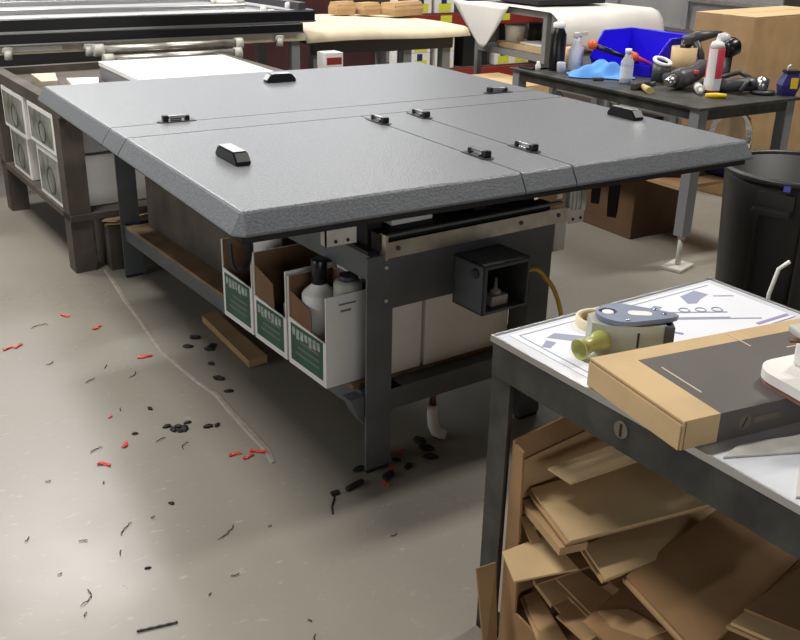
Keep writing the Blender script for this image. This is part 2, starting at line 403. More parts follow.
# cartons on the lower shelf
ZS = .2775
def wallmb(parts):
    mb = MB()
    for p in parts: mb.loft(p)
    return mb
def green_carton(y0,y1,label,divider,lowz,frontz,w=.33):
    F = T @ Matrix.Translation((-.125,y0,ZS))
    c = thing('green_label_carton',label,'carton',F.translation[:],3.55,'open cartons with green labels')
    D = y1-y0-.004; t = .004; hl = lowz-ZS; hf = frontz-ZS
    mb = MB()
    mb.box((0,0,0),(w,D,t)); mb.box((0,0,t),(w,t,hf)); mb.box((0,D-t,t),(w,D,hf)); mb.box((w-t,t,t),(w,D-t,hf))
    mb.loft([[(0,t,t),(0,D-t,t),(0,D-t,hl+.012),(0,t,hl)],[(t,t,t),(t,D-t,t),(t,D-t,hl+.012),(t,t,hl)]])
    obj('body', mb, 'white', c)
    mb = MB().box((t,D-t-.002,t),(w-t,D-t,hf-.001)).box((w-t-.002,t,t),(w-t,D-t-.002,hf-.001)).box((t,t,t),(w-t-.002,t+.002,hf-.003)).box((t,t+.002,t),(w-t-.002,D-t-.002,t+.002))
    obj('lining', mb, 'brownin', c)
    e = .018
    obj('green_label', MB().box((-.0015,e,.02),(0,D-e,hl-.002)), 'green', c)
    mb = MB(); ww = (D-2*e); n = 7
    for k in range(n):                                        # pale lettering too blurred to read
        ya = D-e-.012-(ww-.02)*k/n; hh = .024+.008*((k*5)%3)/2
        mb.box((-.0025,ya-(ww-.02)/n*.72,hl-.014-hh),(-.0015,ya,hl-.012))
    obj('lettering', mb, 'lightink', c)
    mb = MB()
    for k in range(3): mb.box((-.0025,e+.02,.05+.022*k),(-.0015,D-e-.03-.015*k,.058+.022*k))
    obj('small_print', mb, 'ink', c)
    if divider:
        mb = MB().loft([[(t+.0005,D*.35,t+.003),(t+.0005,D-t-.004,t+.003),(t+.0005,D-t-.004,divider),(t+.0005,D*.42,divider-.03)],[(t+.003,D*.35,t+.003),(t+.003,D-t-.004,t+.003),(t+.003,D-t-.004,divider),(t+.003,D*.42,divider-.03)]])
        obj('inner_flap', mb, 'brownin', c)
    return c
g3 = green_carton(.10,.335,'open white carton with green label nearest the front leg, holding white bottle',.25,.425,.572,.168)
obj('print', MB().box((.045,-.001,.262),(.105,0,.267)).box((.052,-.001,.24),(.088,0,.246)), 'ink', g3)
green_carton(.345,.57,'open white carton with green label, middle one of the row under cover',.262,.42,.58)
green_carton(.58,.81,'open white carton with green label, farthest of the row under cover',0,.445,.56)
def loc(x,y,z): return (T @ Vector((x,y,z)))[:]
c = thing('white_carton','white closed carton behind the front leg beneath the front panel','carton',loc(.052,.076,ZS),3.55,'plain white cartons')
obj('body', MB().box((0,0,0),(.16,.25,.30),bev=.003), 'white', c); obj('lid_flap', MB().box((0,.003,.30),(.16,.15,.303)), 'white', c)
c = thing('white_carton','white closed carton under the control box beside the desk corner','carton',loc(.222,.072,ZS),3.55,'plain white cartons')
obj('body', MB().box((0,0,0),(.35,.30,.29),bev=.003), 'white', c); obj('lid_flap', MB().box((0,.003,.29),(.35,.15,.293)), 'white', c)
b = thing('pump_bottle','white round bottle with tall black cap standing in front green carton','bottle',loc(-.061,.243,ZS+.007),3.55)
obj('body', MB().lathe([(.05,0),(.054,.006),(.054,.245),(.05,.252),(.024,.275),(.022,.285)],n=28), 'white', b)
obj('cap', MB().lathe([(.025,.28),(.025,.355),(.022,.359)],n=24), 'black', b)
b = thing('pump_bottle','grey bottle behind the front wall of the nearest green carton','bottle',loc(-.013,.153,ZS+.007),3.55)
obj('body', MB().lathe([(.043,0),(.045,.006),(.045,.295),(.04,.305),(.03,.31)],n=28), 'toolgrey', b)
obj('cap', MB().lathe([(.029,.31),(.029,.325)],n=20), 'tool', b)
b = thing('wrapped_roll','white paper roll standing in farthest green carton','roll',loc(0,.695,ZS+.007),3.55)
obj('body', MB().lathe([(.05,0),(.05,.335)],n=24), 'white', b); obj('core', MB().lathe([(.018,.335),(.018,.337)],n=16), 'brownin', b)
b = thing('wrapped_roll','clear roll in the middle green carton','roll',loc(-.08,.40,ZS+.007),3.55)
obj('body', MB().lathe([(.02,0),(.02,.165)],n=16), 'cloudy', b); obj('core', MB().lathe([(.009,.165),(.009,.167)],n=12), 'brownin', b)
solo('dark_crate', onT(MB().box((.04,.98,.2775),(.6,1.95,.55),bev=.005)), 'darkwood', 'added brown crate blocking back light on the bench shelf behind the green cartons', 'crate')  # crate added to keep back light from flooding under the cover
# bare boards lying low under the bench
solo('wood_board', MB().quad([(1.267,3.60,.035),(1.335,3.62,.035),(1.34,3.10,.035),(1.26,3.09,.035)],.03), 'card2', 'tan board on the floor under the bench beyond the cartons', 'board')
solo('cardboard_sheet', MB().quad([(1.10,4.44,.251),(1.30,4.66,.246),(1.52,4.50,.248),(1.16,4.405,.251)],.006), 'card', 'tan cardboard sheet poking out between the two left bench legs, upper', 'cardboard')
solo('cardboard_sheet', MB().quad([(1.105,4.42,.236),(1.33,4.68,.234),(1.54,4.46,.238),(1.20,4.40,.236)],.006), 'card2', 'tan cardboard sheet poking out between the two left bench legs, lower', 'cardboard')
solo('wood_board', MB().box((1.12,4.42,0),(1.62,4.68,.222)), 'darkwood', 'dark wooden crate end on the floor between the left bench legs', 'crate')
# elbow fitting
e = thing('pipe_elbow','white plastic pipe elbow standing on the floor by the front leg','pipe fitting',(1.575,2.30,0))
mb = MB(); mb.tube([(0,0.0,.13),(0,0,.09),(.003,-.003,.055),(.012,-.010,.03),(.026,-.020,.021),(.038,-.03,.018)],[.018,.018,.019,.020,.018,.015],14)
obj('body', mb, 'white', e); obj('tube', MB().tube([(0,0,.125),(0,0,.185)],.011,12), 'brass', e)

# ------------------------------------------------------------------ floor litter
def chunk(x,y,s,rz):
    mb = MB(); bmesh.ops.create_icosphere(mb.bm, subdivisions=2, radius=s)
    for v in mb.bm.verts:
        v.co.x *= 1.5*random.uniform(.8,1.2); v.co.y *= random.uniform(.6,1.1); v.co.z *= random.uniform(.45,.7); v.co.z = max(v.co.z, -s*.3)
    mb.bm.transform(frame(x,y,rz,s*.3)); return mb
def film(x,y,s,rz,asp=.35):
    ph = random.random()*6
    def f(u,v): return Vector(((u-.5)*2*s+.1*s*math.sin(9*v+ph),(v-.5)*2*s*asp*(1-.6*abs(u-.5))+.25*s*math.sin(4*u+ph),.002+s*.22*(1+math.sin(7*u+ph)*math.cos(5*v+ph))*.5))
    mb = MB().grid(f,8,4,.001,False); mb.bm.transform(frame(x,y,rz)); return mb
def sliver(x,y,L,rz,r=.0013):
    L *= .8
    b = random.uniform(-.25,.25)
    P = [((t-.5)*L, b*L*(4*(t-.5)**2)+random.uniform(-.03,.03)*L, r+.004*math.sin(3*t*PI)**2) for t in [i/7 for i in range(8)]]
    mb = MB().tube(P,[r*.5]+[r]*6+[r*.5],6); mb.bm.transform(frame(x,y,rz)); return mb
L0 = 'small red plastic film scrap lying on open floor left of bench'
reds = [(.782,3.955,.022,-40),(.505,3.72,.022,10),(.545,3.725,.022,60),(.865,3.761,.024,20),(.949,3.387,.028,-25),(.694,2.972,.012,60),(.682,2.761,.02,50),(.589,2.672,.022,-30)]
RL = ['red film scrap farthest along the bench on the floor','','','red film scrap on floor near the far bench leg','red film scrap beside the broken floor edge','','','long thin red film scrap nearest the viewer on open floor']
for i,(x,y,s,rz) in enumerate(reds):
    solo('red_film_scrap', film(x,y,s,rz), 'red', RL[i] or L0, 'scrap', 'red film scraps')
for x,y,s,rz in [(.968,2.526,.02,10),(1.04,2.507,.026,-20),(1.0,2.492,.02,0)]:
    solo('red_film_scrap', film(x,y,s,rz), 'red', 'red film scrap in the clump at the cover shadow edge', 'scrap', 'red film scraps')
for x,y,s,rz in [(1.439,2.279,.02,10),(1.361,2.205,.02,40),(1.30,2.14,.018,70)]:
    solo('red_film_scrap', film(x,y,s,rz), 'red', 'red film scrap beside the foot of the front bench leg', 'scrap', 'red film scraps')
for x,y,s in [(.851,2.779,.012),(.875,2.789,.011),(.84,2.809,.011),(.886,2.765,.014),(.91,2.80,.009),(.865,2.76,.01)]:
    solo('rubber_offcut', chunk(x,y,s,random.uniform(0,180)), 'rubber', 'black rubber offcut in the little heap on the floor left of bench', 'offcut', 'rubber offcuts')
for x,y,s in [(.831,2.961,.009),(.732,2.815,.008),(.70,2.36,.007),(.545,2.10,.006),(.96,2.741,.012),(.99,2.735,.01)]:
    solo('rubber_offcut', chunk(x,y,s,random.uniform(0,180)), 'rubber', 'single black rubber offcut lying alone on open floor', 'offcut', 'rubber offcuts')
for x,y,s in [(1.183,3.467,.016),(1.128,3.396,.014),(1.194,3.326,.015),(1.128,3.065,.016),(1.15,3.2,.011),(1.21,3.35,.016),(1.12,2.95,.012)]:
    solo('rubber_offcut', chunk(x,y,s,random.uniform(0,180)), 'rubber', 'black rubber offcut in the shade under the cover overhang', 'offcut', 'rubber offcuts')
for x,y,s in [(1.526,2.252,.018),(1.413,2.188,.013),(1.505,2.20,.016),(1.60,2.31,.02),(1.53,2.30,.02),(1.40,2.24,.012),(1.27,2.25,.015),(1.33,2.17,.018)]:
    solo('rubber_offcut', chunk(x,y,s,random.uniform(0,180)), 'rubber', 'black rubber offcut near the front bench leg and elbow', 'offcut', 'rubber offcuts')
mb = MB().box((-.035,-.009,0),(.035,.009,.014),bev=.005); mb.bm.transform(frame(1.211,2.171,15)); solo('rubber_strip', mb, 'rubber', 'thick black rubber strip on floor left of front bench leg', 'strip')
mb = MB().box((-.014,-.008,0),(.014,.008,.012),bev=.004); mb.bm.transform(frame(1.14,2.165,0)); mb.tube([(1.13,2.15,.004),(1.10,2.11,.003),(1.085,2.075,.002)],.003,6); solo('rubber_strip', mb, 'rubber', 'short black rubber plug with thin tail on shaded floor', 'strip')
mb = MB().tube([(.444+.0107*k,1.874-.002*k+.0012*(k%2),.0035) for k in range(10)],[.0022+.0012*(k%2) for k in range(10)],6); solo('cable_tie', mb, 'tool', 'knurled grey strip at the bottom of the open floor', 'strip')
for x,y,L,rz in [(.59,2.777,.06,25),(.788,2.142,.10,35),(.545,2.304,.08,45),(.382,2.057,.085,60),(.30,2.386,.03,50),(.867,3.25,.07,50),(.708,3.281,.06,30),(.793,3.371,.04,60),(.429,2.306,.03,-10),(.63,2.317,.018,20),(.416,2.658,.02,0),(.56,2.569,.014,60),(.843,2.662,.06,50),(.791,2.736,.05,20),(.733,1.954,.03,0),(.647,1.916,.014,30),(.823,1.7,.016,-60),(.804,1.642,.03,60),(1.187,1.896,.03,10),(.339,2.188,.014,0),(.354,1.999,.02,50),(.50,2.2,.03,70),(.902,2.11,.014,0),(.738,3.005,.03,80),(.62,3.5,.05,40),(.66,3.9,.09,10)]:
    solo('shaving', sliver(x,y,L,rz), 'rubber', 'thin dark shaving lying on the open concrete floor', 'shaving', 'dark shavings')

# ------------------------------------------------------------------ left rear bench
B = thing('wooden_bench','dusty brown wooden bench at left with boxes on its shelf','workbench',(.96,4.45,0),2.5)
def onB(mb): mb.bm.transform(frame(.96,4.45,2.5)); return mb
for x,y in [(.05,.06),(.05,1.28),(1.35,.06),(1.35,1.28)]:
    obj('leg', MB().box((x-.05,y-.05,0),(x+.05,y+.05,.745)), 'darkwood', B)
for x in (.03,1.37): obj('side_rail', MB().box((x-.03,-.02,.745),(x+.03,1.335,.80)), 'darkwood', B)
for y in (0,1.285): obj('end_rail', MB().box((.06,y,.745),(1.34,y+.05,.795)), 'darkwood', B)
obj('bench_top', MB().box((.06,.05,.745),(1.34,1.285,.757)), 'darkwood', B)
obj('lower_shelf', MB().box((0,0,.255),(1.4,1.34,.285)), 'darkwood', B)
def photo_carton(x0,y0,w,d,h,z,label):
    c = thing('photo_carton',label,'carton',(frame(.96,4.45,2.5) @ Vector((x0,y0,z)))[:],2.5,'white cartons with grey photo print')
    obj('body', MB().box((0,0,0),(w,d,h),bev=.003), 'white', c)
    obj('photo_print', MB().box((-.0015,.025,.022),(0,d-.025,h-.022)), 'photo', c)
    mb = MB(); r = h*.27
    mb.tube([(-.002,d*.45+r*math.cos(t),h*.42+r*math.sin(t)) for t in [i*2*PI/20 for i in range(20)]],.006,6,closed=True,flat=.4)
    obj('printed_ring', mb, 'tool', c)
photo_carton(.01,.12,.55,.40,.245,.287,'white carton with grey photo print, lower one beside the near leg')
photo_carton(.0,.12,.55,.44,.195,.545,'white carton with grey photo print, upper one beside the near leg')
photo_carton(.02,.74,.55,.36,.235,.287,'white carton with grey photo print, lower one farther back')
photo_carton(.0,.64,.55,.45,.215,.525,'white carton with grey photo print, upper one farther back')
c = thing('brown_carton','plain brown carton at the left end of bench shelf','carton',(frame(.96,4.45,2.5) @ Vector((.11,1.13,.287)))[:],2.5)
obj('body', MB().box((0,0,0),(.45,.2,.36),bev=.003), 'card3', c); obj('tape', MB().box((-.001,.09,.1),(.45,.11,.3605)), 'card2', c)
solo('dark_crate', onB(MB().box((.68,.2,.287),(1.28,1.2,.69))), 'blackm', 'dark crate deep on the left bench shelf', 'crate')
p = thing('white_display_board','large thick white panel lying on the rear bench behind the cover','panel',(1.405,4.62,.759),0)
obj('board', MB().box((0,0,.07),(.72,.77,.093),bev=.002), 'whiteglow', p)
obj('edge_frame', MB().box((.004,.004,0),(.025,.766,.07)).box((.695,.004,0),(.716,.766,.07)).box((.025,.004,0),(.695,.025,.07)).box((.025,.745,0),(.695,.766,.07)), 'greyframe', p)
solo('white_sheet', onB(MB().quad([(.30,.9,.778),(.46,.86,.778),(.30,.36,.778),(.22,.42,.778)],.02)), 'white', 'small white sheet lying at the far left of the bench top', 'sheet')
solo('white_sheet', onB(MB().quad([(.14,.98,.80),(.26,.96,.80),(.20,.7,.80),(.12,.7,.80)],.042)), 'palewood', 'pale block on the bench top beside the white sheet', 'block')

# ------------------------------------------------------------------ frame stack on its stand
st = thing('roller_stand','wood-topped stand with silver rollers under the aluminium frames','stand',(.7,6.0,0))
for x,y in [(.08,.06),(1.67,.06),(2.2,.06),(.08,1.4),(2.2,1.4),(1.1,.06)]: obj('leg', MB().box((x-.03,y-.03,0),(x+.03,y+.03,.83)), 'greyframe', st)
obj('top_beam', MB().box((0,0,.83),(2.26,.09,.88)), 'palewood', st); obj('top_beam', MB().box((0,1.36,.83),(2.26,1.45,.88)), 'palewood', st)
for y,z,x0,x1 in [(-.045,.838,.86,1.75),(-.095,.785,.90,1.72)]:
    rr = obj('roller', MB().tube([(x0,y,z),(x1,y,z)],.028,16), 'alu', st)
    obj('end_collar', MB().tube([(x0-.03,y,z),(x0+.03,y,z)],.036,14).bar((x0+.01,y,z),(x0+.01,.03,z),.02,.03), 'galv', rr); obj('end_collar', MB().tube([(x1-.02,y,z),(x1+.03,y,z)],.036,14).bar((x1,y,z),(x1,.03,z),.02,.03), 'galv', rr)
r = obj('label_plate', MB().box((.36,-.004,.845),(.66,0,.872)), 'white', st)
for x in (.32,.78,2.03): obj('clamp', MB().box((x,-.03,.84),(x+.06,-.001,.879),bev=.01).lathe([(.022,0),(.022,.05)],(x+.03,-.02,.805),n=12), 'galv', st)
def frames(z0,x0,x1,y0,y1,h,label,panel):
    f = thing('aluminium_frame',label,'frame',(x0,y0,z0))
    w,d = x1-x0,y1-y0
    for nm,pts in (('front_bar',[(0,0),(w,0)]),('back_bar',[(0,d),(w,d)]),('side_bar',[(0,0),(0,d)]),('side_bar',[(w,0),(w,d)])):
        (xa,ya),(xb,yb) = pts
        o = obj(nm, MB().bar((xa,ya,h*.5),(xb,yb,h*.5),.05,h*.96,bev=.004), 'black', f)
        sx,sy = (0,-.027) if ya==yb==0 else ((0,.027) if ya==yb else ((-.027,0) if xa==0 else (.027,0)))
        obj('silver_edge', MB().bar((xa+sx,ya+sy,h*.06),(xb+sx,yb+sy,h*.06),.008,h*.14), 'silver', o)
        obj('silver_edge', MB().bar((xa,ya,h*.99),(xb,yb,h*.99),.02,.006), 'silver', o)
    if panel:
        p = obj('silver_panel', MB().box((.025,.025,h*.72),(w-.025,d-.025,h*.8)), 'silverpanel', f)
        for yy,hh in ((.42,.03),(.56,.018),(1.0,.03),(1.3,.02)):
            obj('ridge', MB().box((.03,yy,h*.8),(w-.3,yy+.035,h*.8+hh),bev=.006), 'silver', p)
        for k in range(8):
            obj('clip', MB().box((.10+k*.29,.05,h*.8),(.145+k*.29,.08,h*.8+.02),bev=.004), 'white', p)
    return f
frames(.882,.62,2.92,6.0,7.5,.062,'black-edged aluminium frame, lower one of the stack at upper left',False)
f = frames(.948,.60,3.02,6.02,7.55,.075,'black-edged aluminium frame with silver panel, top of the stack at upper left',True)
hg = obj('hinge', MB().box((1.98,.5,.07),(2.10,.62,.10),bev=.01).lathe([(.03,0),(.03,.03)],(2.16,.6,.08),n=14).lathe([(.02,0),(.02,.03)],(1.94,.55,.08),n=14), 'galv', f)
obj('brace_bar', MB().bar((2.05,1.45,.12),(2.36,.02,.10),.06,.045), 'tool', f)
obj('knob', MB().lathe([(.02,0),(.02,.03),(.01,.04)],(2.30,.12,.08),n=14).lathe([(.02,0),(.02,.03),(.01,.04)],(2.12,.12,.06),n=14), 'white', f)
c = thing('red_label_carton','small white carton with red stripe behind the frame stand','carton',(2.975,5.74,.0))
obj('body', MB().box((0,0,0),(.13,.12,.775)), 'white', c); obj('red_stripe', MB().box((.01,-.002,.70),(.12,0,.745)), 'redpaint', c)

# ------------------------------------------------------------------ cloth-covered table
t = thing('rear_table','dark-legged table under cream canvas behind the cover','table',(3.06,6.15,0),0)
for x,y in [(.1,.1),(.85,.1),(1.2,.1),(.1,1.05),(1.2,1.05)]: obj('leg', MB().box((x-.035,y-.035,0),(x+.035,y+.035,.78)), 'greyframe', t)
obj('tabletop', MB().box((0,0,.78),(1.28,1.15,.835)), 'darkwood', t)
obj('apron', MB().box((.05,.04,.70),(1.24,.07,.78)), 'tool', t)
def f(u,v):
    x = -.04+1.38*u; y = -.05+1.25*v; e = min(v*1.25, 1)/.05
    z = .858+.008*math.sin(6*u+2*v)*math.sin(5*v+1)+.02*math.exp(-((u-.25)**2+(v-.5)**2)*12)
    if v < .04: z -= .06*(1-v/.04)
    return Vector((3.06+x,6.15+y,z))
solo('canvas_sheet', MB().grid(f,30,30,.006), 'cream', 'cream canvas sheet spread over the rear table', 'cloth')
for i,(x,y,w,d,h,l) in enumerate([(3.765,7.05,.16,.16,.10,'leftmost of three kraft packets at back of cream table'),(3.97,6.98,.16,.18,.09,'middle one of three kraft packets at back of cream table'),(4.165,6.82,.30,.2,.10,'widest of three kraft packets at back of cream table')]):
    z = .876
    k = thing('kraft_packet',l,'packet',(x,y,z),5*i,'kraft packets')
    mb = MB().loft([[(0,0,0),(w,0,0),(w,d,0),(0,d,0)],[(-.01,-.005,h*.5),(w+.01,0,h*.5),(w,d,h*.5),(0,d,h*.5)],[(.01,.03,h),(w-.005,.02,h*1.08),(w-.01,d-.02,h),(.01,d-.02,h*.95)]])
    obj('bag', mb, 'card2', k); obj('fold', MB().bar((.0,.01,h*.8),(w,.01,h*.86),.008,.012), 'card', k)

# ------------------------------------------------------------------ pallet rack with bins
rk = thing('storage_rack','red-beamed storage rack at the back holding labelled cartons','rack',(4.9,7.9,0))
for x in (.03,1.62,3.2):
    for y in (.03,.6): obj('upright', MB().box((x-.04,y-.03,0),(x+.04,y+.03,1.6)), 'tool', rk)
for z in (.14,.66,1.16):
    for y in (.0,.63): obj('beam', MB().box((.07,y-.02,z),(3.16,y+.02,z+.10)), 'redpaint', rk)
    obj('shelf_board', MB().box((.07,.02,z+.10),(3.16,.61,z+.115)), 'darkwood', rk)
for x in (.42,1.12): obj('yellow_tag', MB().box((x,-.024,.69),(x+.13,-.02,.755)), 'tag', rk)
def tcart(x,z,label):
    c = thing('tagged_carton',label,'carton',(4.9+x,7.92,z),0,'yellow-tagged cartons on the rack')
    obj('body', MB().box((0,0,0),(.22,.4,.155),bev=.003), 'white', c)
    obj('yellow_tag', MB().box((.04,-.002,.012),(.18,0,.09)), 'tag', c)
    obj('dark_tag', MB().box((.07,-.003,.085),(.13,-.001,.15)), 'navy', c)
N = 'white carton with yellow tag, '
for i,z in enumerate((.256,.414,.572)):
    if i<2: tcart(.40,z,N+['lower','upper'][i]+' one of the second column on the low rack shelf')
    if z+.155<.66: tcart(.12,z,N+['bottom','middle'][i]+' one of the first column on the low rack shelf')
tcart(.12,.776,N+'first on the middle rack shelf'); tcart(.12,.934,N+'stacked above the first on the middle shelf')
tcart(.38,.776,N+'second on the middle rack shelf'); tcart(.38,.934,N+'stacked above the second on the middle shelf')
tcart(1.12,.256,N+'alone further right on the low rack shelf'); tcart(1.34,.256,N+'rightmost on the low rack shelf')
solo('dark_crate', MB().box((5.65,7.95,.256),(5.95,8.4,.6)), 'blackm', 'dark crate between tagged cartons on low rack shelf', 'crate')
solo('maroon_tarp', MB().grid(lambda u,v: Vector((2.6+2.2*u,8.25+.05*math.sin(18*u),.02+1.5*v)),40,6,.02), 'maroon', 'dark maroon tarpaulin hanging behind the cream table', 'tarpaulin')
solo('dark_crate', MB().box((.9,8.3,0),(2.5,9.2,.9)), 'blackm', 'large dark crate on the floor beyond the frame stand', 'crate')
solo('pink_bottle', MB().lathe([(.05,0),(.055,.02),(.055,.22),(.03,.27),(.02,.33)],(2.95,7.9,1.0),n=20), 'redcan', 'pink and white bottle standing beyond the aluminium frames', 'bottle') if False else None

# ------------------------------------------------------------------ rack with draped plastic film
d = thing('film_rack','grey steel rack under draped white film behind the tool table','rack',(4.75,5.64,0))
for x in (.02,.85):
    for y in (.02,.86): obj('post', MB().box((x-.022,y-.022,0),(x+.022,y+.022,.985)), 'greyframe', d)
for x in (.02,.85):
    obj('top_rail', MB().box((x-.022,.042,.945),(x+.022,.838,.985)), 'greyframe', d); obj('shelf_rail', MB().box((x-.022,.042,.63),(x+.022,.838,.675)), 'greyframe', d)
obj('shelf_board', MB().box((.042,0,.66),(.828,.88,.675)), 'greyframe', d)
obj('top_board', MB().box((.042,0,.975),(.828,.88,.986)), 'tool', d)
pf = thing('plastic_film','white translucent film draped over the grey rack, one corner hanging to a point','plastic film',(4.75,5.64,.99))
def drape(u,v):
    y = 5.60+.96*v; x = 4.70+(.98+.10*(1-v))*u; z = 1.0+.004*math.sin(7*u+3*v)+.006*math.sin(PI*u)
    if v < .30:
        a = (1-v/.30); y = 5.60-.02-.16*math.sin(a*1.9)-.03*math.sin(5*u)*a; z += .035*math.sin(a*PI)*u-.40*a**1.7*(.55+.5*u)
        y = min(y, 5.60+.96*v)
    if u > .96: z -= 2.2*(u-.96)**1.6
    return Vector((x,y,z))
obj('draped_sheet', MB().grid(drape,22,40,.003), 'sheet', pf, True)
def hang(u,v):
    z = 1.0-.33*v; wd = .36*(1-v)**.9+.02
    return Vector((4.70-.03*v, 6.42+wd*(u-.5)*2-.10*v, z))
obj('hanging_corner', MB().grid(hang,10,10,.003), 'sheet', pf, True)
solo('dark_board', MB().box((4.83,5.85,1.02),(5.5,6.5,1.055)), 'blackm', 'dark board lying on top of the draped film', 'board')
solo('cardboard_tray', MB().box((4.80,5.72,.6765),(5.35,6.30,.72),bev=.003), 'card', 'shallow cardboard tray on the film rack shelf', 'tray')
solo('paper_stack', MB().box((4.84,5.76,.7215),(5.15,6.05,.736)), 'white', 'stack of white paper in the cardboard tray', 'paper')
b = thing('white_pail','small white pail on the film rack shelf','pail',(4.90,6.20,.7215)); obj('body', MB().lathe([(.07,0),(.08,.11),(.084,.115)],n=24), 'white', b); obj('lid', MB().lathe([(.086,.115),(.086,.125)],n=24), 'galv', b)
solo('dark_tin', MB().lathe([(.06,0),(.06,.13)],(5.10,6.20,.7215),n=20), 'tool', 'dark tin beside the white pail', 'tin')
solo('small_carton', MB().box((5.18,5.80,.7215),(5.28,5.90,.77)), 'ink', 'small grey carton beside the paper stack', 'carton')
solo('cardboard_sheet', MB().box((4.28,5.50,.0),(4.70,6.12,.50),bev=.004), 'card', 'wide tan cardboard box behind the right half of the cover', 'box')

# ------------------------------------------------------------------ tool table
w = thing('tool_table','grey steel tool table with a lower shelf behind the cover','workbench',(3.56,3.08,0),0)
def onW(mb): mb.bm.transform(Matrix.Translation((3.56,3.08,0))); return mb
WL,WW = 1.46,.73
obj('tabletop', MB().box((0,0,.795),(WW,WL,.81),bev=.003), 'rustysteel', w)
mb = MB()
for a,b in [((.02,.02),(WW-.02,.045)),((.02,WL-.045),(WW-.02,WL-.02)),((.02,.045),(.045,WL-.045)),((WW-.045,.045),(WW-.02,WL-.045))]: mb.box((*a,.745),(*b,.795))
obj('apron', mb, 'rustysteel', w)
for i,(x,y) in enumerate([(.045,.045),(WW-.05,.045),(.045,WL-.05),(WW-.05,WL-.05)]):
    l = obj('leg', MB().box((x-.03,y-.03,.17),(x+.03,y+.03,.795),bev=.003), 'greyframe', w)
    s = obj('levelling_foot', MB().lathe([(.014,.02),(.014,.17)],(x,y,0),n=14).lathe([(.02,.155),(.02,.17)],(x,y,0),n=6).box((x-.075,y-.055,0),(x+.075,y+.055,.018),rz=.3,bev=.004), 'galv', l)
obj('lower_shelf', MB().box((.02,.08,.395),(WW-.02,WL-.03,.412)), 'card2', w)
solo('brown_box', onW(MB().box((.16,.50,0),(.56,1.30,.37),bev=.005)), 'darkbox', 'large brown box on the floor below the tool table shelf', 'box')
# things on the lower shelf
solo('dark_box', onW(MB().box((.10,.58,.413),(.40,.94,.64),bev=.01)), 'tool', 'dark grey case on the tool table shelf', 'case')
c = thing('power_tool_case','dark red and black tool on the tool table shelf','tool',(3.72,3.36,.413),-30)
obj('body', MB().box((-.10,-.06,0),(.10,.06,.17),bev=.02), 'redpaint', c); obj('handle', MB().tube([(-.08,0,.17),(-.08,0,.24),(.08,0,.24),(.08,0,.17)],.016,8), 'black', c)
solo('plastic_bag', onW(MB().grid(lambda u,v: Vector((.02+.22*u,1.02+.3*v,.447+.24*math.sin(PI*u)*math.sin(PI*v)+.03*math.sin(9*u+5*v))),10,10,.002,False)), 'cloudy', 'crumpled clear plastic bag at left end of tool table shelf', 'bag')
c = thing('clear_jug','clear plastic container with navy base on the right of the shelf','container',(4.02,3.26,.413))
obj('base', MB().lathe([(.10,0),(.11,.02),(.11,.13)],n=28), 'navy', c); obj('dome', MB().lathe([(.11,.13),(.108,.22),(.085,.29),(.04,.325),(.01,.33)],n=28), 'clear', c)
def TW(x,y): return (x,y,.81)
def grow(o,k): o.scale = (k,k,k)
# blue bin
b = thing('blue_parts_bin','large bright blue plastic parts bin on the tool table','bin',(4.02,4.09,.81),-84)
Wd,Dp,H = .43,.33,.205
mb = MB(); t_ = .006
mb.loft([[(-Wd/2,0,0),(Wd/2,0,0),(Wd/2,Dp,0),(-Wd/2,Dp,0)],[(-Wd/2,0,t_),(Wd/2,0,t_),(Wd/2,Dp,t_),(-Wd/2,Dp,t_)]])
for sx in (-1,1):
    x = sx*Wd/2; xt = sx*(Wd/2+.025)
    o_ = [(x,0,0),(x,Dp,0),(xt,Dp+.02,H),(xt,Dp*.30,H),(x+sx*.006,-.02,.06)]
    mb.loft([o_,[(p[0]-sx*t_,p[1],p[2]) for p in o_]])
mb.loft([[(-Wd/2,Dp,0),(Wd/2,Dp,0),(Wd/2+.025,Dp+.02,H),(-Wd/2-.025,Dp+.02,H)],[(-Wd/2,Dp-t_,0),(Wd/2,Dp-t_,0),(Wd/2+.025,Dp+.02-t_,H),(-Wd/2-.025,Dp+.02-t_,H)]])
mb.loft([[(-Wd/2,0,0),(Wd/2,0,0),(Wd/2+.006,-.02,.06),(-Wd/2-.006,-.02,.06)],[(-Wd/2,t_,0),(Wd/2,t_,0),(Wd/2+.006,-.02+t_,.06),(-Wd/2-.006,-.02+t_,.06)]])
obj('bin_body', mb, 'bin', b)
obj('rim', MB().tube([(-Wd/2-.006,-.02,.06),(-Wd/2-.027,Dp*.3,H),(-Wd/2-.027,Dp+.02,H+.002),(Wd/2+.027,Dp+.02,H+.002),(Wd/2+.027,Dp*.3,H),(Wd/2+.006,-.02,.06)],.007,8), 'bin', b)
def tool_pair(name,label,p,q,hd):
    o = thing(name,label,'hand tool',p)
    P,Q = Vector(p),Vector(q)
    obj('shaft', MB().tube([P-P,Q-P],[.012,.016],10), hd, o)
    dd = (Q-P).normalized()
    obj('grip_end', MB().lathe([(.016,0),(.026,.01),(.026,.04),(.014,.05)],Q-P-dd*.01,dd,n=16), 'orange', o)
tool_pair('cutter','dark-shafted cutter with orange end leaning out of bin to the left',(4.12,4.06,.868),(3.895,4.19,.955),'black')
tool_pair('cutter','orange-ended tool lying out of the bin toward the right',(4.16,4.0,.86),(3.985,3.96,.915),'redcan')
o = thing('water_bottle','clear water bottle with white cap before the blue bin','bottle',TW(3.775,3.80))
obj('body', MB().lathe([(.026,0),(.03,.004),(.03,.05),(.027,.055),(.03,.06),(.03,.10),(.014,.128),(.013,.14)],n=24), 'cloudy', o)
obj('cap', MB().lathe([(.0155,.138),(.0155,.16)],n=20), 'white', o); obj('label', MB().lathe([(.0305,.025),(.0305,.08)],n=24,cap=False), 'label', o)
grow(o,1.12)
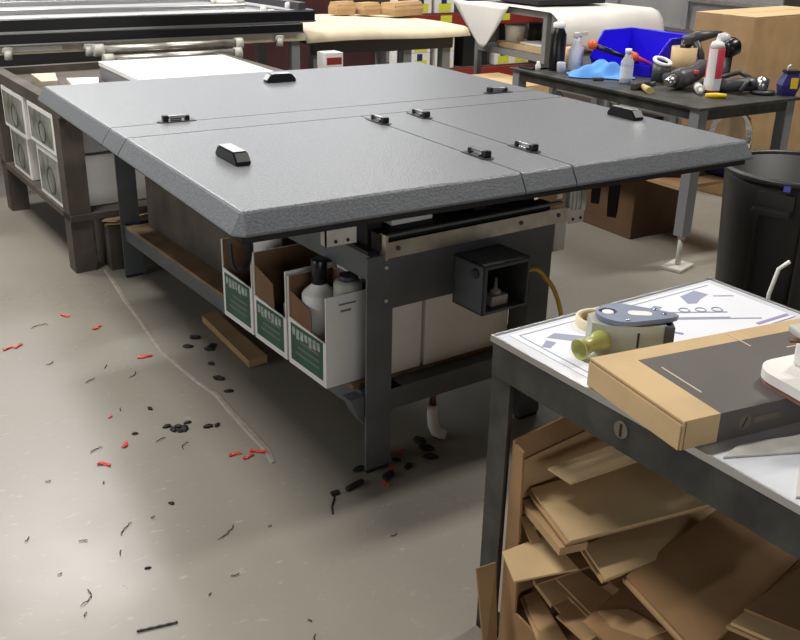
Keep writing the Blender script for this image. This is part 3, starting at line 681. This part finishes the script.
o = thing('thermos_flask','tall black flask with white lid at left end of tool table','flask',TW(3.74,4.33))
obj('body', MB().lathe([(.044,0),(.046,.01),(.046,.20),(.03,.23),(.028,.235)],n=28), 'black', o); obj('lid', MB().lathe([(.033,.235),(.036,.24),(.034,.262),(.02,.268)],n=24), 'white', o)
o = thing('spray_bottle','whitish spray bottle between flask and blue bin','bottle',TW(3.835,4.275))
obj('body', MB().lathe([(.034,0),(.037,.01),(.037,.10),(.016,.14),(.014,.16)],n=24), 'cloudy', o)
obj('trigger', MB().box((-.018,-.014,.158),(.018,.014,.185),bev=.005).bar((.0,0,.175),(.04,-.03,.18),.02,.018), 'galv', o)
grow(o,1.15)
solo('yellow_tub', MB().lathe([(.05,0),(.055,.11)],(3.93,4.40,.81),n=24), 'card', 'tan tub standing behind the flask and spray bottle', 'tub')
solo('small_jar', MB().lathe([(.014,0),(.016,.03),(.009,.04),(.009,.052)],(3.63,4.36,.81),n=16), 'white', 'tiny white jar at left corner of tool table', 'jar')
solo('small_jar', MB().lathe([(.024,0),(.026,.055),(.02,.06)],(3.70,4.24,.81),n=16), 'cloudy', 'short cloudy jar at the foot of the black flask', 'jar')
solo('black_tray', MB().box((3.60,4.38,.81),(3.82,4.50,.822),bev=.004), 'black', 'flat black tray at far left end of tool table', 'tray')
def cl(u,v):
    a,b = u-.5,v-.5; env = max(0,1-(2*abs(a))**3)*max(0,1-(2*abs(b))**3)
    z = .004+env*(  .045+.02*math.sin(7*a+3*b+1)+.014*math.sin(9*b-5*a)+.008*math.sin(21*a+9*b)+.04*math.exp(-((a+.22)**2+(b+.1)**2)*30))
    x,y = .20*b*(1+.3*math.sin(5*a)),.34*a*(1+.15*math.sin(6*b+1))
    return Vector((3.80+x*.85-y*.53, 4.05+x*.53+y*.85-.02, .81+max(z,.003)))
solo('blue_cloth', MB().grid(cl,26,18,.003,False), 'bluecloth', 'crumpled light blue cloth in front of the blue bin', 'cloth')
o = thing('tube_holder','kraft tube cup holding a black brush on tool table','cup',TW(4.16,3.765))
obj('cup', MB().lathe([(.054,0),(.054,.135),(.05,.135),(.05,.01)],n=24), 'card', o)
grow(o,1.3)
o = thing('caulking_gun','black nozzle tool standing in the kraft cup, pointing right','tool',(4.16,3.765,.826))
obj('body', MB().tube([(0,0,.0),(0.0,0,.12),(.01,.0,.16)],[.02,.024,.026],12), 'black', o)
obj('nozzle', MB().tube([(.0,.01,.15),(.05,-.03,.18),(.14,-.08,.195)],[.03,.026,.010],12), 'tool', o)
obj('handle', MB().tube([(.03,-.03,.16),(.05,-.055,.10),(.055,-.06,.03)],[.018,.016,.016],10), 'tool', o)
grow(o,1.2)
o = thing('power_drill','dark grey power tool lying in front of kraft cup','power tool',TW(3.945,3.535),8)
obj('body', MB().tube([(-.085,0,.04),(-.05,0,.042),(.03,0,.05),(.10,0,.075),(.115,0,.08)],[.03,.042,.036,.034,.028],16), 'tool', o)
obj('chuck', MB().tube([(-.13,0,.032),(-.085,0,.04)],[.014,.026],14), 'silver', o); obj('red_switch', MB().box((.0,-.042,.06),(.022,-.03,.075),bev=.003), 'redcan', o)
obj('handle', MB().tube([(.02,.02,.05),(.03,.08,.03),(.03,.12,.022)],[.026,.022,.022],12), 'tool', o)
grow(o,1.3)
o = thing('sealant_nozzle','white plastic sealant cartridge lying beside the drill','cartridge',TW(3.915,3.40),35)
obj('barrel', MB().tube([(-.05,0,.022),(.07,.03,.022)],.022,14), 'white', o); obj('tip', MB().tube([(-.095,-.012,.016),(-.05,0,.022)],[.007,.014],12), 'galv', o)
o = thing('wire_coil','small white wire coil on top of the drill','coil',TW(4.0,3.765))
obj('ring', MB().tube([(.035*math.cos(a),.035*math.sin(a),.085+.012*math.sin(a)) for a in [k*2*PI/18 for k in range(18)]],.008,8,closed=True), 'white', o)
obj('base', MB().lathe([(.04,0),(.04,.075)],n=16), 'tool', o)
grow(o,1.25)
o = thing('sealant_can','upright red and white can with cone nozzle on tool table','can',TW(3.985,3.395))
obj('body', MB().lathe([(.03,0),(.032,.006),(.032,.165),(.03,.17)],n=28), 'redcan', o)
obj('label', MB().lathe([(.0325,.01),(.0325,.055)],n=28,cap=False), 'label', o)
mb = MB()
arc = [(.0335*math.cos(a),.0335*math.sin(a)) for a in [math.radians(q) for q in range(165,236,8)]]
arc2 = [(.0325*math.cos(a),.0325*math.sin(a)) for a in [math.radians(q) for q in range(229,164,-8)]]
mb.prism(arc+arc2,.01,.168); obj('side_label', mb, 'white', o)
obj('cone_top', MB().lathe([(.031,.17),(.022,.19),(.008,.198),(.006,.215),(.003,.222)],n=24), 'white', o)
grow(o,1.3)
o = thing('yellow_tube','yellow plastic tube lying at the front edge of tool table','tube',TW(3.86,3.255),-38)
obj('body', MB().tube([(-.05,0,.012),(0,.002,.013),(.05,0,.012)],[.010,.0125,.011],12), 'yellow', o)
o = thing('mallet','black round-headed mallet standing upright behind the can','hammer',TW(4.17,3.48))
obj('shaft', MB().tube([(0,0,0),(.005,0,.12)],[.02,.018],12), 'tool', o); obj('head', MB().tube([(-.02,0,.145),(.0,0,.15),(.03,-.01,.165),(.04,-.012,.168)],[.026,.036,.036,.022],16), 'black', o)
grow(o,1.3)
o = thing('clear_ball_knob','clear round knob beside the mallet head','knob',TW(4.22,3.56)); obj('ball', MB().lathe([(.004,.155),(.022,.162),(.03,.185),(.022,.208),(.004,.215)],n=20), 'cloudy', o); obj('stem', MB().lathe([(.006,0),(.006,.157)],n=10), 'tool', o)
grow(o,1.25)
o = thing('angle_grinder','grey angle grinder with silver head at right of tool table','power tool',TW(4.115,3.30),-32)
obj('body', MB().tube([(-.12,.02,.035),(-.05,.0,.04),(.03,0,.045),(.06,0,.045)],[.032,.036,.036,.034],16), 'tool', o)
obj('gear_head', MB().tube([(.06,0,.045),(.085,-.005,.045),(.115,-.012,.04)],[.036,.046,.034],16), 'silver', o)
obj('guard', MB().lathe([(.062,0),(.064,.012),(.02,.014)],(.09,-.02,.006),n=24), 'tool', o)
obj('side_handle', MB().tube([(.02,-.03,.05),(-.0,-.05,.07),(-.04,-.07,.02)],[.014,.012,.012],10), 'tool', o)
obj('cord', MB().tube([(-.12,.02,.035),(-.13,.07,.06),(-.06,.11,.07),(.0,.09,.09),(.06,.07,.06)],.012,8), 'tool', o)
o = thing('hammer','small hammer with pale wooden handle at the table edge','hammer',TW(3.71,3.57))
obj('handle', MB().tube([(.0,.03,.012),(-.05,-.06,.011)],[.010,.014],10), 'woodhandle', o); obj('head', MB().bar((-.05,.03,.014),(.05,.05,.014),.026,.026,bev=.005), 'tool', o)
grow(o,1.35)
for i,(x,y,l) in enumerate([(3.70,3.93,'small grey metal clip left of the water bottle'),(3.80,3.66,'dark metal socket right of the water bottle'),(3.86,3.68,'second dark metal socket right of the water bottle')]):
    mb = MB().box((-.03,-.012,0),(.03,.012,.018),bev=.005); mb.bm.transform(frame(x,y,-25+30*i,.81)); solo('metal_clip', mb, 'tool', l, 'metal part')
# big carton, partition and blue pack on the right
c = thing('big_carton','huge tan cardboard carton standing behind the tool table','carton',(4.90,3.92,0),7)
obj('body', MB().box((0,0,0),(1.0,.42,1.098),bev=.006), 'card2', c); obj('top_flap', MB().box((.0,.0,1.098),(1.0,.205,1.103)).box((0,.215,1.098),(1.0,.42,1.103)), 'card', c)
p = thing('steel_partition','grey steel guard partition behind the blue bin','partition',(6.4,4.9,0))
obj('sheet_panel', MB().box((0,0,.06),(.015,2.6,1.75)), 'greypanel', p)
for y in (.92,1.75,2.58): obj('post', MB().box((-.03,y-.03,0),(.03,y+.03,1.8)), 'greyframe', p)
obj('rail', MB().box((-.045,0,.77),(-.015,2.6,.80)), 'alu', p); obj('rail', MB().box((-.045,0,1.02),(-.015,.9,1.05)), 'alu', p)
k = thing('packed_bag','small navy and yellow packed bag at the right corner of tool table','bag',TW(4.262,3.165),-25)
obj('bag', MB().loft([[(-.03,-.04,0),(.06,-.04,0),(.06,.04,0),(-.03,.04,0)],[(-.05,-.05,.07),(.08,-.05,.07),(.075,.05,.07),(-.04,.05,.07)],[(-.01,-.03,.15),(.07,-.03,.15),(.07,.03,.15),(-.01,.03,.15)]]), 'navy', k)
obj('yellow_patch', MB().box((.01,-.052,.05),(.06,-.046,.12)), 'yellow', k); obj('top_band', MB().box((-.02,-.034,.148),(.08,.034,.165)), 'blackm', k)
obj('tie', MB().tube([(.0,0,.165),(.0,0,.19),(.015,.0,.20)],.006,8), 'white', k)
grow(k,.75)

# ------------------------------------------------------------------ rubbish bin
c = thing('rubbish_bin','black round plastic rubbish bin at the right edge','rubbish bin',(3.24,2.26,0),0)
obj('body', MB().lathe([(.235,0),(.245,.01),(.287,.70),(.287,.735),(.276,.735),(.232,.03)],n=48), 'can', c)
obj('rim', MB().tube([(.289*math.cos(a),.289*math.sin(a),.737) for a in [k*2*PI/48 for k in range(48)]],.013,10,closed=True), 'can', c)
for a in (20,200,265):
    F = frame(0,0,a); mb = MB(); mb.box((.272,-.07,.62),(.335,.07,.645),bev=.006).box((.28,-.07,.645),(.30,.07,.70)); mb.bm.transform(F); obj('handle', mb, 'can', c)
mb = MB().box((.298,-.012,.715),(.304,.012,.735)); mb.bm.transform(frame(0,0,207)); obj('blue_mark', mb, 'purple', c)
for a in (188,222): 
    mb = MB().box((.255,-.006,.12),(.291,.006,.68)); mb.bm.transform(frame(0,0,a)); obj('rib', mb, 'can', c)
solo('white_wire', MB().tube([(2.30,1.62,.0),(2.29,1.62,.3),(2.28,1.625,.55),(2.27,1.62,.62),(2.28,1.61,.70),(2.31,1.60,.72)],.006,8), 'white', 'white bent wire rising in front of the rubbish bin', 'wire')

# ------------------------------------------------------------------ front desk
DF = frame(1.167,1.484,1.8)
dk = thing('steel_desk','worn grey steel desk with white top at the right foreground','desk',(1.167,1.484,0),1.8)
DW,DL = .695,1.25
obj('desktop', MB().box((0,-DL,.752),(DW,0,.766)), 'rustysteel', dk)
obj('white_surface', MB().box((.002,-DL+.002,.766),(DW-.002,-.002,.778),bev=.003), 'laminate', dk)
mb = MB().box((-.004,-DL-.004,.766),(0,.004,.7805)).box((DW,-DL-.004,.766),(DW+.004,.004,.7805)).box((0,0,.766),(DW,.004,.7805))
obj('metal_rim', mb, 'silver', dk)
mb = MB().box((-.002,-DL+.01,.69),(.004,-.004,.766)).box((DW-.012,-DL+.01,.685),(DW-.004,-.004,.752)).box((.012,-.012,.685),(DW-.012,-.004,.752))
ap = obj('apron', mb, 'rustysteel', dk)
def legL(x,y,sx,sy):
    t=.006; w=.062
    m = MB(); 
    m.box((x,y,.02),(x+sx*t,y+sy*w,.752)) ; m.box((x+sx*t,y,.02),(x+sx*w,y+sy*t,.752))
    l = obj('leg', m, 'rustysteel', dk); obj('foot', MB().box((x,y,0),(x+sx*.062,y+sy*.062,.02)), 'rubber', l)
for x,y,sx,sy in ((0.002,-.002,1,-1),(DW-.002,-.002,-1,-1),(.002,-DL+.004,1,1),(DW-.002,-DL+.004,-1,1)): legL(x,y,sx,sy)
mb = MB().lathe([(.017,0),(.017,.003)],(-.002,-.387,.735),(-1,0,0),n=18); rs = obj('badge', mb, 'greyline', dk)
obj('badge_slot', MB().box((-.006,-.390,.722),(-.0045,-.385,.748)), 'rubber', rs)
def onD(mb): mb.bm.transform(DF); return mb
ZD = .778
# printed drawing sheets
s = thing('drawing_sheet','large printed drawing sheet covering the rear of the white desk','drawing',(DF @ Vector((0,0,ZD+.0006)))[:],1.8)
obj('paper', MB().box((.03,-.27,.0),(.665,-.018,.0012)), 'paper', s)
mb = MB(); z0,z1 = .0012,.0018
for k in range(3): mb.tube([(.47+.035*k+.012*math.cos(a),-.115-.018*k+.012*math.sin(a),.0015) for a in [q*2*PI/16 for q in range(16)]],.0018,4,closed=True)
mb.prism([(.53,-.05),(.59,-.04),(.60,-.075),(.56,-.085),(.53,-.10),(.51,-.09)],z0,z1)
mb.prism([(.40,-.07),(.43,-.06),(.44,-.075),(.42,-.085)],z0,z1)
for y,xa,xb in ((-.13,.38,.56),(-.155,.36,.54),(-.10,.60,.65),(-.19,.40,.60)): mb.box((xa,y-.003,z0),(xb,y+.003,z1),rz=-.5)
mb.prism([(.09,-.07),(.12,-.06),(.20,-.14),(.23,-.185),(.16,-.15)],z0,z1)
mb.prism([(.05,-.10),(.08,-.08),(.09,-.10),(.06,-.115)],z0,z1)
ld = obj('line_drawing', mb, 'blueink', s)
obj('highlight', MB().box((.33,-.17,z0),(.37,-.12,z1),rz=-.5), 'yellowclear', s)
obj('violet_line', MB().box((.335,-.215,z0),(.345,-.14,z1),rz=.6).box((.55,-.26,z0),(.66,-.25,z1)), 'violetink', s)
obj('border', MB().box((.045,-.262,z0),(.048,-.03,z1)).box((.048,-.033,z0),(.65,-.03,z1)), 'blueink', s)
mb = MB().quad([(.012,-.60,ZD+.004),(.075,-.585,ZD+.004),(.30,-.66,ZD+.004),(.30,-.73,ZD+.004),(.05,-.665,ZD+.004)][:4],.0035); solo('steel_plate', onD(mb), 'galv', 'pale metal plate lying on the desk in front of cardboard box', 'plate')
mb = MB().quad([(.012,-.74,ZD+.004),(.09,-.69,ZD+.004),(.42,-.76,ZD+.004),(.42,-.95,ZD+.004)],.0035); solo('steel_plate', onD(mb), 'galv', 'second pale metal plate at the lower right of the desk', 'plate')
# flat carton with dark print
fb = thing('flat_carton','flat tan mailer carton with dark grey print lying across the desk','carton',(DF @ Vector((-.035,-.548,ZD+.003)))[:],1.8-9.2)
BL,BD,BH = .74,.272,.056
obj('body', MB().box((0,0,0),(BL,BD,BH),bev=.0015), 'card', fb)
obj('lid_seam', MB().box((-.0006,.004,BH-.006),(0.0002,BD-.002,BH-.0048)).box((.004,-.0006,.002),(.0056,.0002,BH-.002)), 'flute', fb)
obj('left_flap', MB().box((-.003,.004,.0),(-.0006,BD-.002,BH-.009)), 'card', fb)
pr = obj('dark_print', MB().box((.078,.0,BH),(BL-.004,BD-.045,BH+.0006)).box((.078,-.0006,.001),(BL-.004,0,BH+.0006)), 'greyprint', fb)
mb = MB(); z0 = BH+.0006; z1 = z0+.0004
mb.box((.098,.075,z0),(.101,.185,z1)); mb.box((.325,.197,z0),(.328,.262,z1))
for y,xa,xb in ((.165,.39,.60),(.145,.43,.60),(.135,.44,.6),(.06,.30,.40),(.11,.42,.6)): mb.box((xa,y,z0),(xb,y+.003,z1))
obj('tan_lines', mb, 'tanline', pr)
mb = MB(); mb.lathe([(.014,0),(.014,.0005)],(.135,-.0006,.028),(0,-1,0),n=20); obj('round_logo', mb, 'greyline', pr)
obj('logo_lettering', MB().box((.155,-.0012,.022),(.215,-.0006,.034)), 'greyline', pr)
obj('logo_stripe', MB().bar((.131,-.0012,.018),(.139,-.0012,.038),.004,.003), 'greyprint', pr)
# white machine base on the flat carton
fm = fb.matrix_world
Fb = frame(*((DF @ Vector((-.035,-.548,0)))[:2]),1.8-9.2)
ZM = ZD+.003+BH+.0012
def onM(mb): mb.bm.transform(Fb); return mb
mc = thing('bench_machine','white rounded machine base with grey cylinder on the flat carton','machine',(Fb @ Vector((.22,0,ZM)))[:],1.8-9.2)
pts = [(.03+.03*math.cos(a)-.0,.0-.03*math.sin(a)-.03,0) for a in []]
def rr(x0,y0,x1,y1,r,n=6):
    P=[]
    for cx,cy,a0 in ((x1-r,y1-r,0),(x0+r,y1-r,90),(x0+r,y0+r,180),(x1-r,y0+r,270)):
        for k in range(n+1):
            a=math.radians(a0+90*k/n); P.append((cx+r*math.cos(a),cy+r*math.sin(a)))
    return P
obj('base_plate', MB().prism(rr(0,-.09,.36,.09,.05),.010,.028), 'white', mc)
obj('edge_band', MB().prism(rr(.003,-.087,.357,.087,.047),0,.010), 'rust', mc)
obj('cylinder', MB().tube([(.045,-.05,.0285),(.04,-.02,.088)],.0125,18), 'silver', mc)
obj('housing', MB().box((.068,-.07,.028),(.30,.06,.075),bev=.006), 'white', mc)
obj('arm', MB().bar((.035,.035,.105),(.26,-.02,.112),.05,.014,bev=.004).bar((.05,-.02,.094),(.16,-.02,.094),.02,.018), 'galv', mc)
obj('bracket', MB().bar((.018,.03,.096),(.06,-.0,.098),.012,.004), 'brass', mc)
obj('post', MB().box((.20,-.02,.07),(.24,.02,.106)), 'galv', mc)
# strapping tool on the desk
ds = thing('tape_applicator','grey handheld tape applicator with slate top on the desk','tool',(DF @ Vector((.205,-.19,ZD+.0018)))[:],1.8-38)
def body_poly(k): return [(-.085*k,-.035*k),(-.055*k,-.05*k),(.02*k,-.048*k),(.085*k,-.032*k),(.092*k,.02*k),(.02*k,.042*k),(-.055*k,.045*k),(-.09*k,.015*k)]
obj('body', MB().prism(body_poly(.94),0,.064), 'toolgrey', ds)
bmx = MB(); out = []
for k in range(28):
    a = 2*PI*k/28; ca,sa = math.cos(a),math.sin(a)
    r_ = .056 if ca < 0 else .056+.05*ca**2
    out.append((r_*ca*1.05-.012, .052*sa*(1-.25*max(ca,0))))
hole = [(-.045+.019*math.cos(2*PI*k/28), .006+.017*math.sin(2*PI*k/28)) for k in range(28)]
lo = [[(x,y,z) for x,y in P] for P,z in ((out,.066),(out,.076),(hole,.076),(hole,.066))]
V = [[bmx.bm.verts.new(p) for p in L] for L in lo]
for i in range(4):
    a,b = V[i],V[(i+1)%4]
    for k in range(28): bmx.bm.faces.new((a[k],a[(k+1)%28],b[(k+1)%28],b[k]))
tp = obj('top_plate', bmx, 'toolblue', ds)
obj('hub', MB().lathe([(.012,.064),(.012,.0745)],(-.045,.006,0),n=18), 'white', tp)
obj('window', MB().prism(rr(-.005,-.012,.045,.012,.011),.076,.0768), 'white', tp)
obj('screw', MB().lathe([(.005,.076),(.004,.0785)],(.07,.0,0),n=12).lathe([(.005,.076),(.004,.0785)],(-.01,-.042,0),n=12).lathe([(.005,.076),(.004,.0785)],(.055,.025,0),n=12), 'chrome', tp)
obj('slot', MB().box((.012,-.0475,.018),(.016,-.044,.05)), 'black', ds)
obj('blade_guard', MB().box((.068,-.038,.002),(.088,.02,.064),bev=.003), 'tool', ds)
obj('foot_block', MB().box((.035,-.052,0),(.05,-.04,.016),bev=.003), 'galv', ds)
obj('nozzle', MB().lathe([(.024,0),(.021,.015),(.016,.03),(.017,.05),(.023,.07),(.021,.0702),(.012,.04)],(-.055,-.035,.03),(-.72,-.62,-.10),n=22), 'yellowclear', ds)
rl = thing('tape_roll','cream ring of tape lying behind the tape applicator','tape',(DF @ Vector((.235,-.075,ZD+.002)))[:],0)
obj('ring', MB().lathe([(.05,0),(.05,.02),(.042,.02),(.042,0),(.05,0)],n=40,cap=False), 'tape', rl); obj('core', MB().lathe([(.042,0.001),(.042,.019),(.039,.019),(.039,.001),(.042,.001)],n=40,cap=False), 'card', rl)

# ------------------------------------------------------------------ open carton of cardboard offcuts below the desk
oc = thing('scrap_carton','big open brown carton full of cardboard offcuts under the desk','carton',(DF @ Vector((.012,-1.165,0)))[:],1.8)
CW,CD = .645,1.09
obj('base', MB().box((0,0,.0),(CW,CD,.012)), 'card3', oc)
obj('back_wall', MB().loft([[(0,CD-.006,.012),(CW,CD-.006,.012),(CW,CD-.006,.64),(.0,CD-.006,.555)],[(0,CD,.012),(CW,CD,.012),(CW,CD,.64),(0,CD,.555)]]), 'card3', oc)
obj('left_wall', MB().loft([[(0,.0,.012),(0,CD-.006,.012),(0,CD-.006,.55),(0,CD-.035,.54),(0,CD-.05,.12),(0,CD-.22,.10),(0,0,.10)],[(.006,.0,.012),(.006,CD-.006,.012),(.006,CD-.006,.55),(.006,CD-.035,.54),(.006,CD-.05,.12),(.006,CD-.22,.10),(.006,0,.10)]]), 'card3', oc)
obj('right_wall', MB().box((CW-.006,0,.012),(CW,CD-.006,.50)), 'card3', oc); obj('front_wall', MB().box((.006,0,.012),(CW-.006,.006,.4)), 'card3', oc)
obj('back_flap', MB().loft([[(.01,CD-.012,.50),(CW,CD-.012,.57),(CW,CD-.017,.30),(.03,CD-.017,.26)],[(.01,CD-.008,.50),(CW,CD-.008,.57),(CW,CD-.013,.30),(.03,CD-.013,.26)]]), 'card2', oc)
def scrap(pts, th, m, label, lay=1):
    "a flat offcut; lay>1 is a folded piece with that many plies"
    G = 'cardboard offcuts under the desk'
    pts = [(p[0],min(p[1],-.098),p[2]) for p in pts]
    if lay == 1: return solo('cardboard_offcut', onD(MB().quad(pts,th)), m, label, 'cardboard', G)
    c0 = DF @ Vector(pts[0]); o = thing('cardboard_offcut', label, 'cardboard', c0[:], 0, G)
    for k in range(lay):
        dx = .012*((k*7)%3-1)*(k>0); 
        q = [(p[0]+dx-.004*k,p[1]+.006*k,p[2]-(th+.003)*k) for p in pts]
        obj('ply', onD(MB().quad(q,th)), m if k == 0 else 'card2', o, True)
    return o
scrap([(.058,-.143,.505),(.321,-.157,.515),(.309,-.238,.515),(.065,-.209,.50)],.005,'card','pale narrow cardboard strip on top of the pile under the desk')
scrap([(.054,-.076,.43),(.40,-.149,.44),(.434,-.369,.43),(.004,-.282,.42)],.006,'card','large tan cardboard sheet near the top of the pile',2)
scrap([(.03,-.07,.405),(.10,-.075,.405),(.06,-.28,.395),(-.005,-.265,.395)],.02,'card2','thick folded edge left under the large tan sheet')
scrap([(.08,-.25,.36),(.46,-.26,.365),(.40,-.385,.36),(.05,-.35,.35)],.006,'card','tan sheet just below the large tan sheet',2)
scrap([(-.04,-.125,.312),(.085,-.135,.318),(.06,-.262,.315),(-.08,-.215,.308)],.005,'card','bright square cardboard piece at left side of the pile')
scrap([(.02,-.11,.295),(.2,-.12,.298),(.19,-.26,.295),(-.03,-.23,.29)],.005,'card3','brown piece below the bright square piece')
scrap([(.10,-.36,.345),(.44,-.325,.38),(.50,-.53,.39),(.05,-.60,.34)],.007,'card3','wide brown sheet sloping down at right of the pile',3)
scrap([(.125,-.60,.385),(.36,-.58,.40),(.44,-.76,.40),(.18,-.76,.385)],.008,'card','cardboard corner piece at the bottom right of the picture',2)
scrap([(.16,-.60,.402),(.37,-.585,.415),(.44,-.74,.415),(.20,-.72,.405)],.006,'card3','brown flap lying over the bottom right corner piece')
scrap([(.043,-.145,.215),(.09,-.15,.215),(.08,-.225,.21),(.03,-.222,.205)],.012,'card2','small cardboard block below the bright square piece')
scrap([(.086,-.172,.22),(.15,-.175,.222),(.15,-.285,.222),(.07,-.31,.218)],.006,'card2','tan strip right of the small cardboard block',2)
scrap([(.15,-.16,.25),(.24,-.17,.255),(.25,-.32,.25),(.16,-.33,.24)],.005,'card3','brown strip beside the bright square piece')
scrap([(.06,-.33,.25),(.12,-.36,.25),(.14,-.45,.25),(.04,-.44,.24)],.01,'card2','tan wedge at the bottom centre of the pile')
scrap([(.06,-.09,.13),(.10,-.10,.13),(.05,-.27,.12),(.0,-.24,.12)],.006,'card2','long tan strip low at the left of the pile',2)
scrap([(.10,-.12,.14),(.22,-.13,.14),(.18,-.36,.13),(.07,-.32,.13)],.006,'card2','tan sheet low in the middle of the pile')
scrap([(.03,-.06,.36),(.05,-.06,.36),(.06,-.16,.30),(.03,-.16,.30)],.004,'card2','small torn flap behind the left leg')
scrap([(.052,-.035,.33),(.085,-.04,.335),(.08,-.075,.32),(.05,-.07,.32)],.012,'card','small pale cardboard chip high at the left of pile')
for k in range(16):
    x = random.uniform(.06,.45); y = random.uniform(-.75,-.2); z = .05+.014*k; a = random.uniform(-.5,.3); w_,d_ = random.uniform(.12,.28),random.uniform(.09,.2)
    q = [(-w_/2,d_/2),(w_/2,d_/2),(w_/2,-d_/2),(-w_/2,-d_/2)]
    pts = [(min(.6,max(.012,x+px*math.cos(a)-py*math.sin(a))), min(-.04,y+px*math.sin(a)+py*math.cos(a)), z+random.uniform(-.004,.004)) for px,py in q]
    scrap(pts,.006,random.choice(['card2','card3','card2']),'brown cardboard offcut buried low in the pile under the desk')
solo('cardboard_offcut', onD(MB().quad([(-.065,-.12,.02),(-.012,-.10,.02),(-.012,-.075,.24),(-.055,-.06,.23)],.004)), 'card3', 'torn brown cardboard standing outside the left desk leg', 'cardboard')
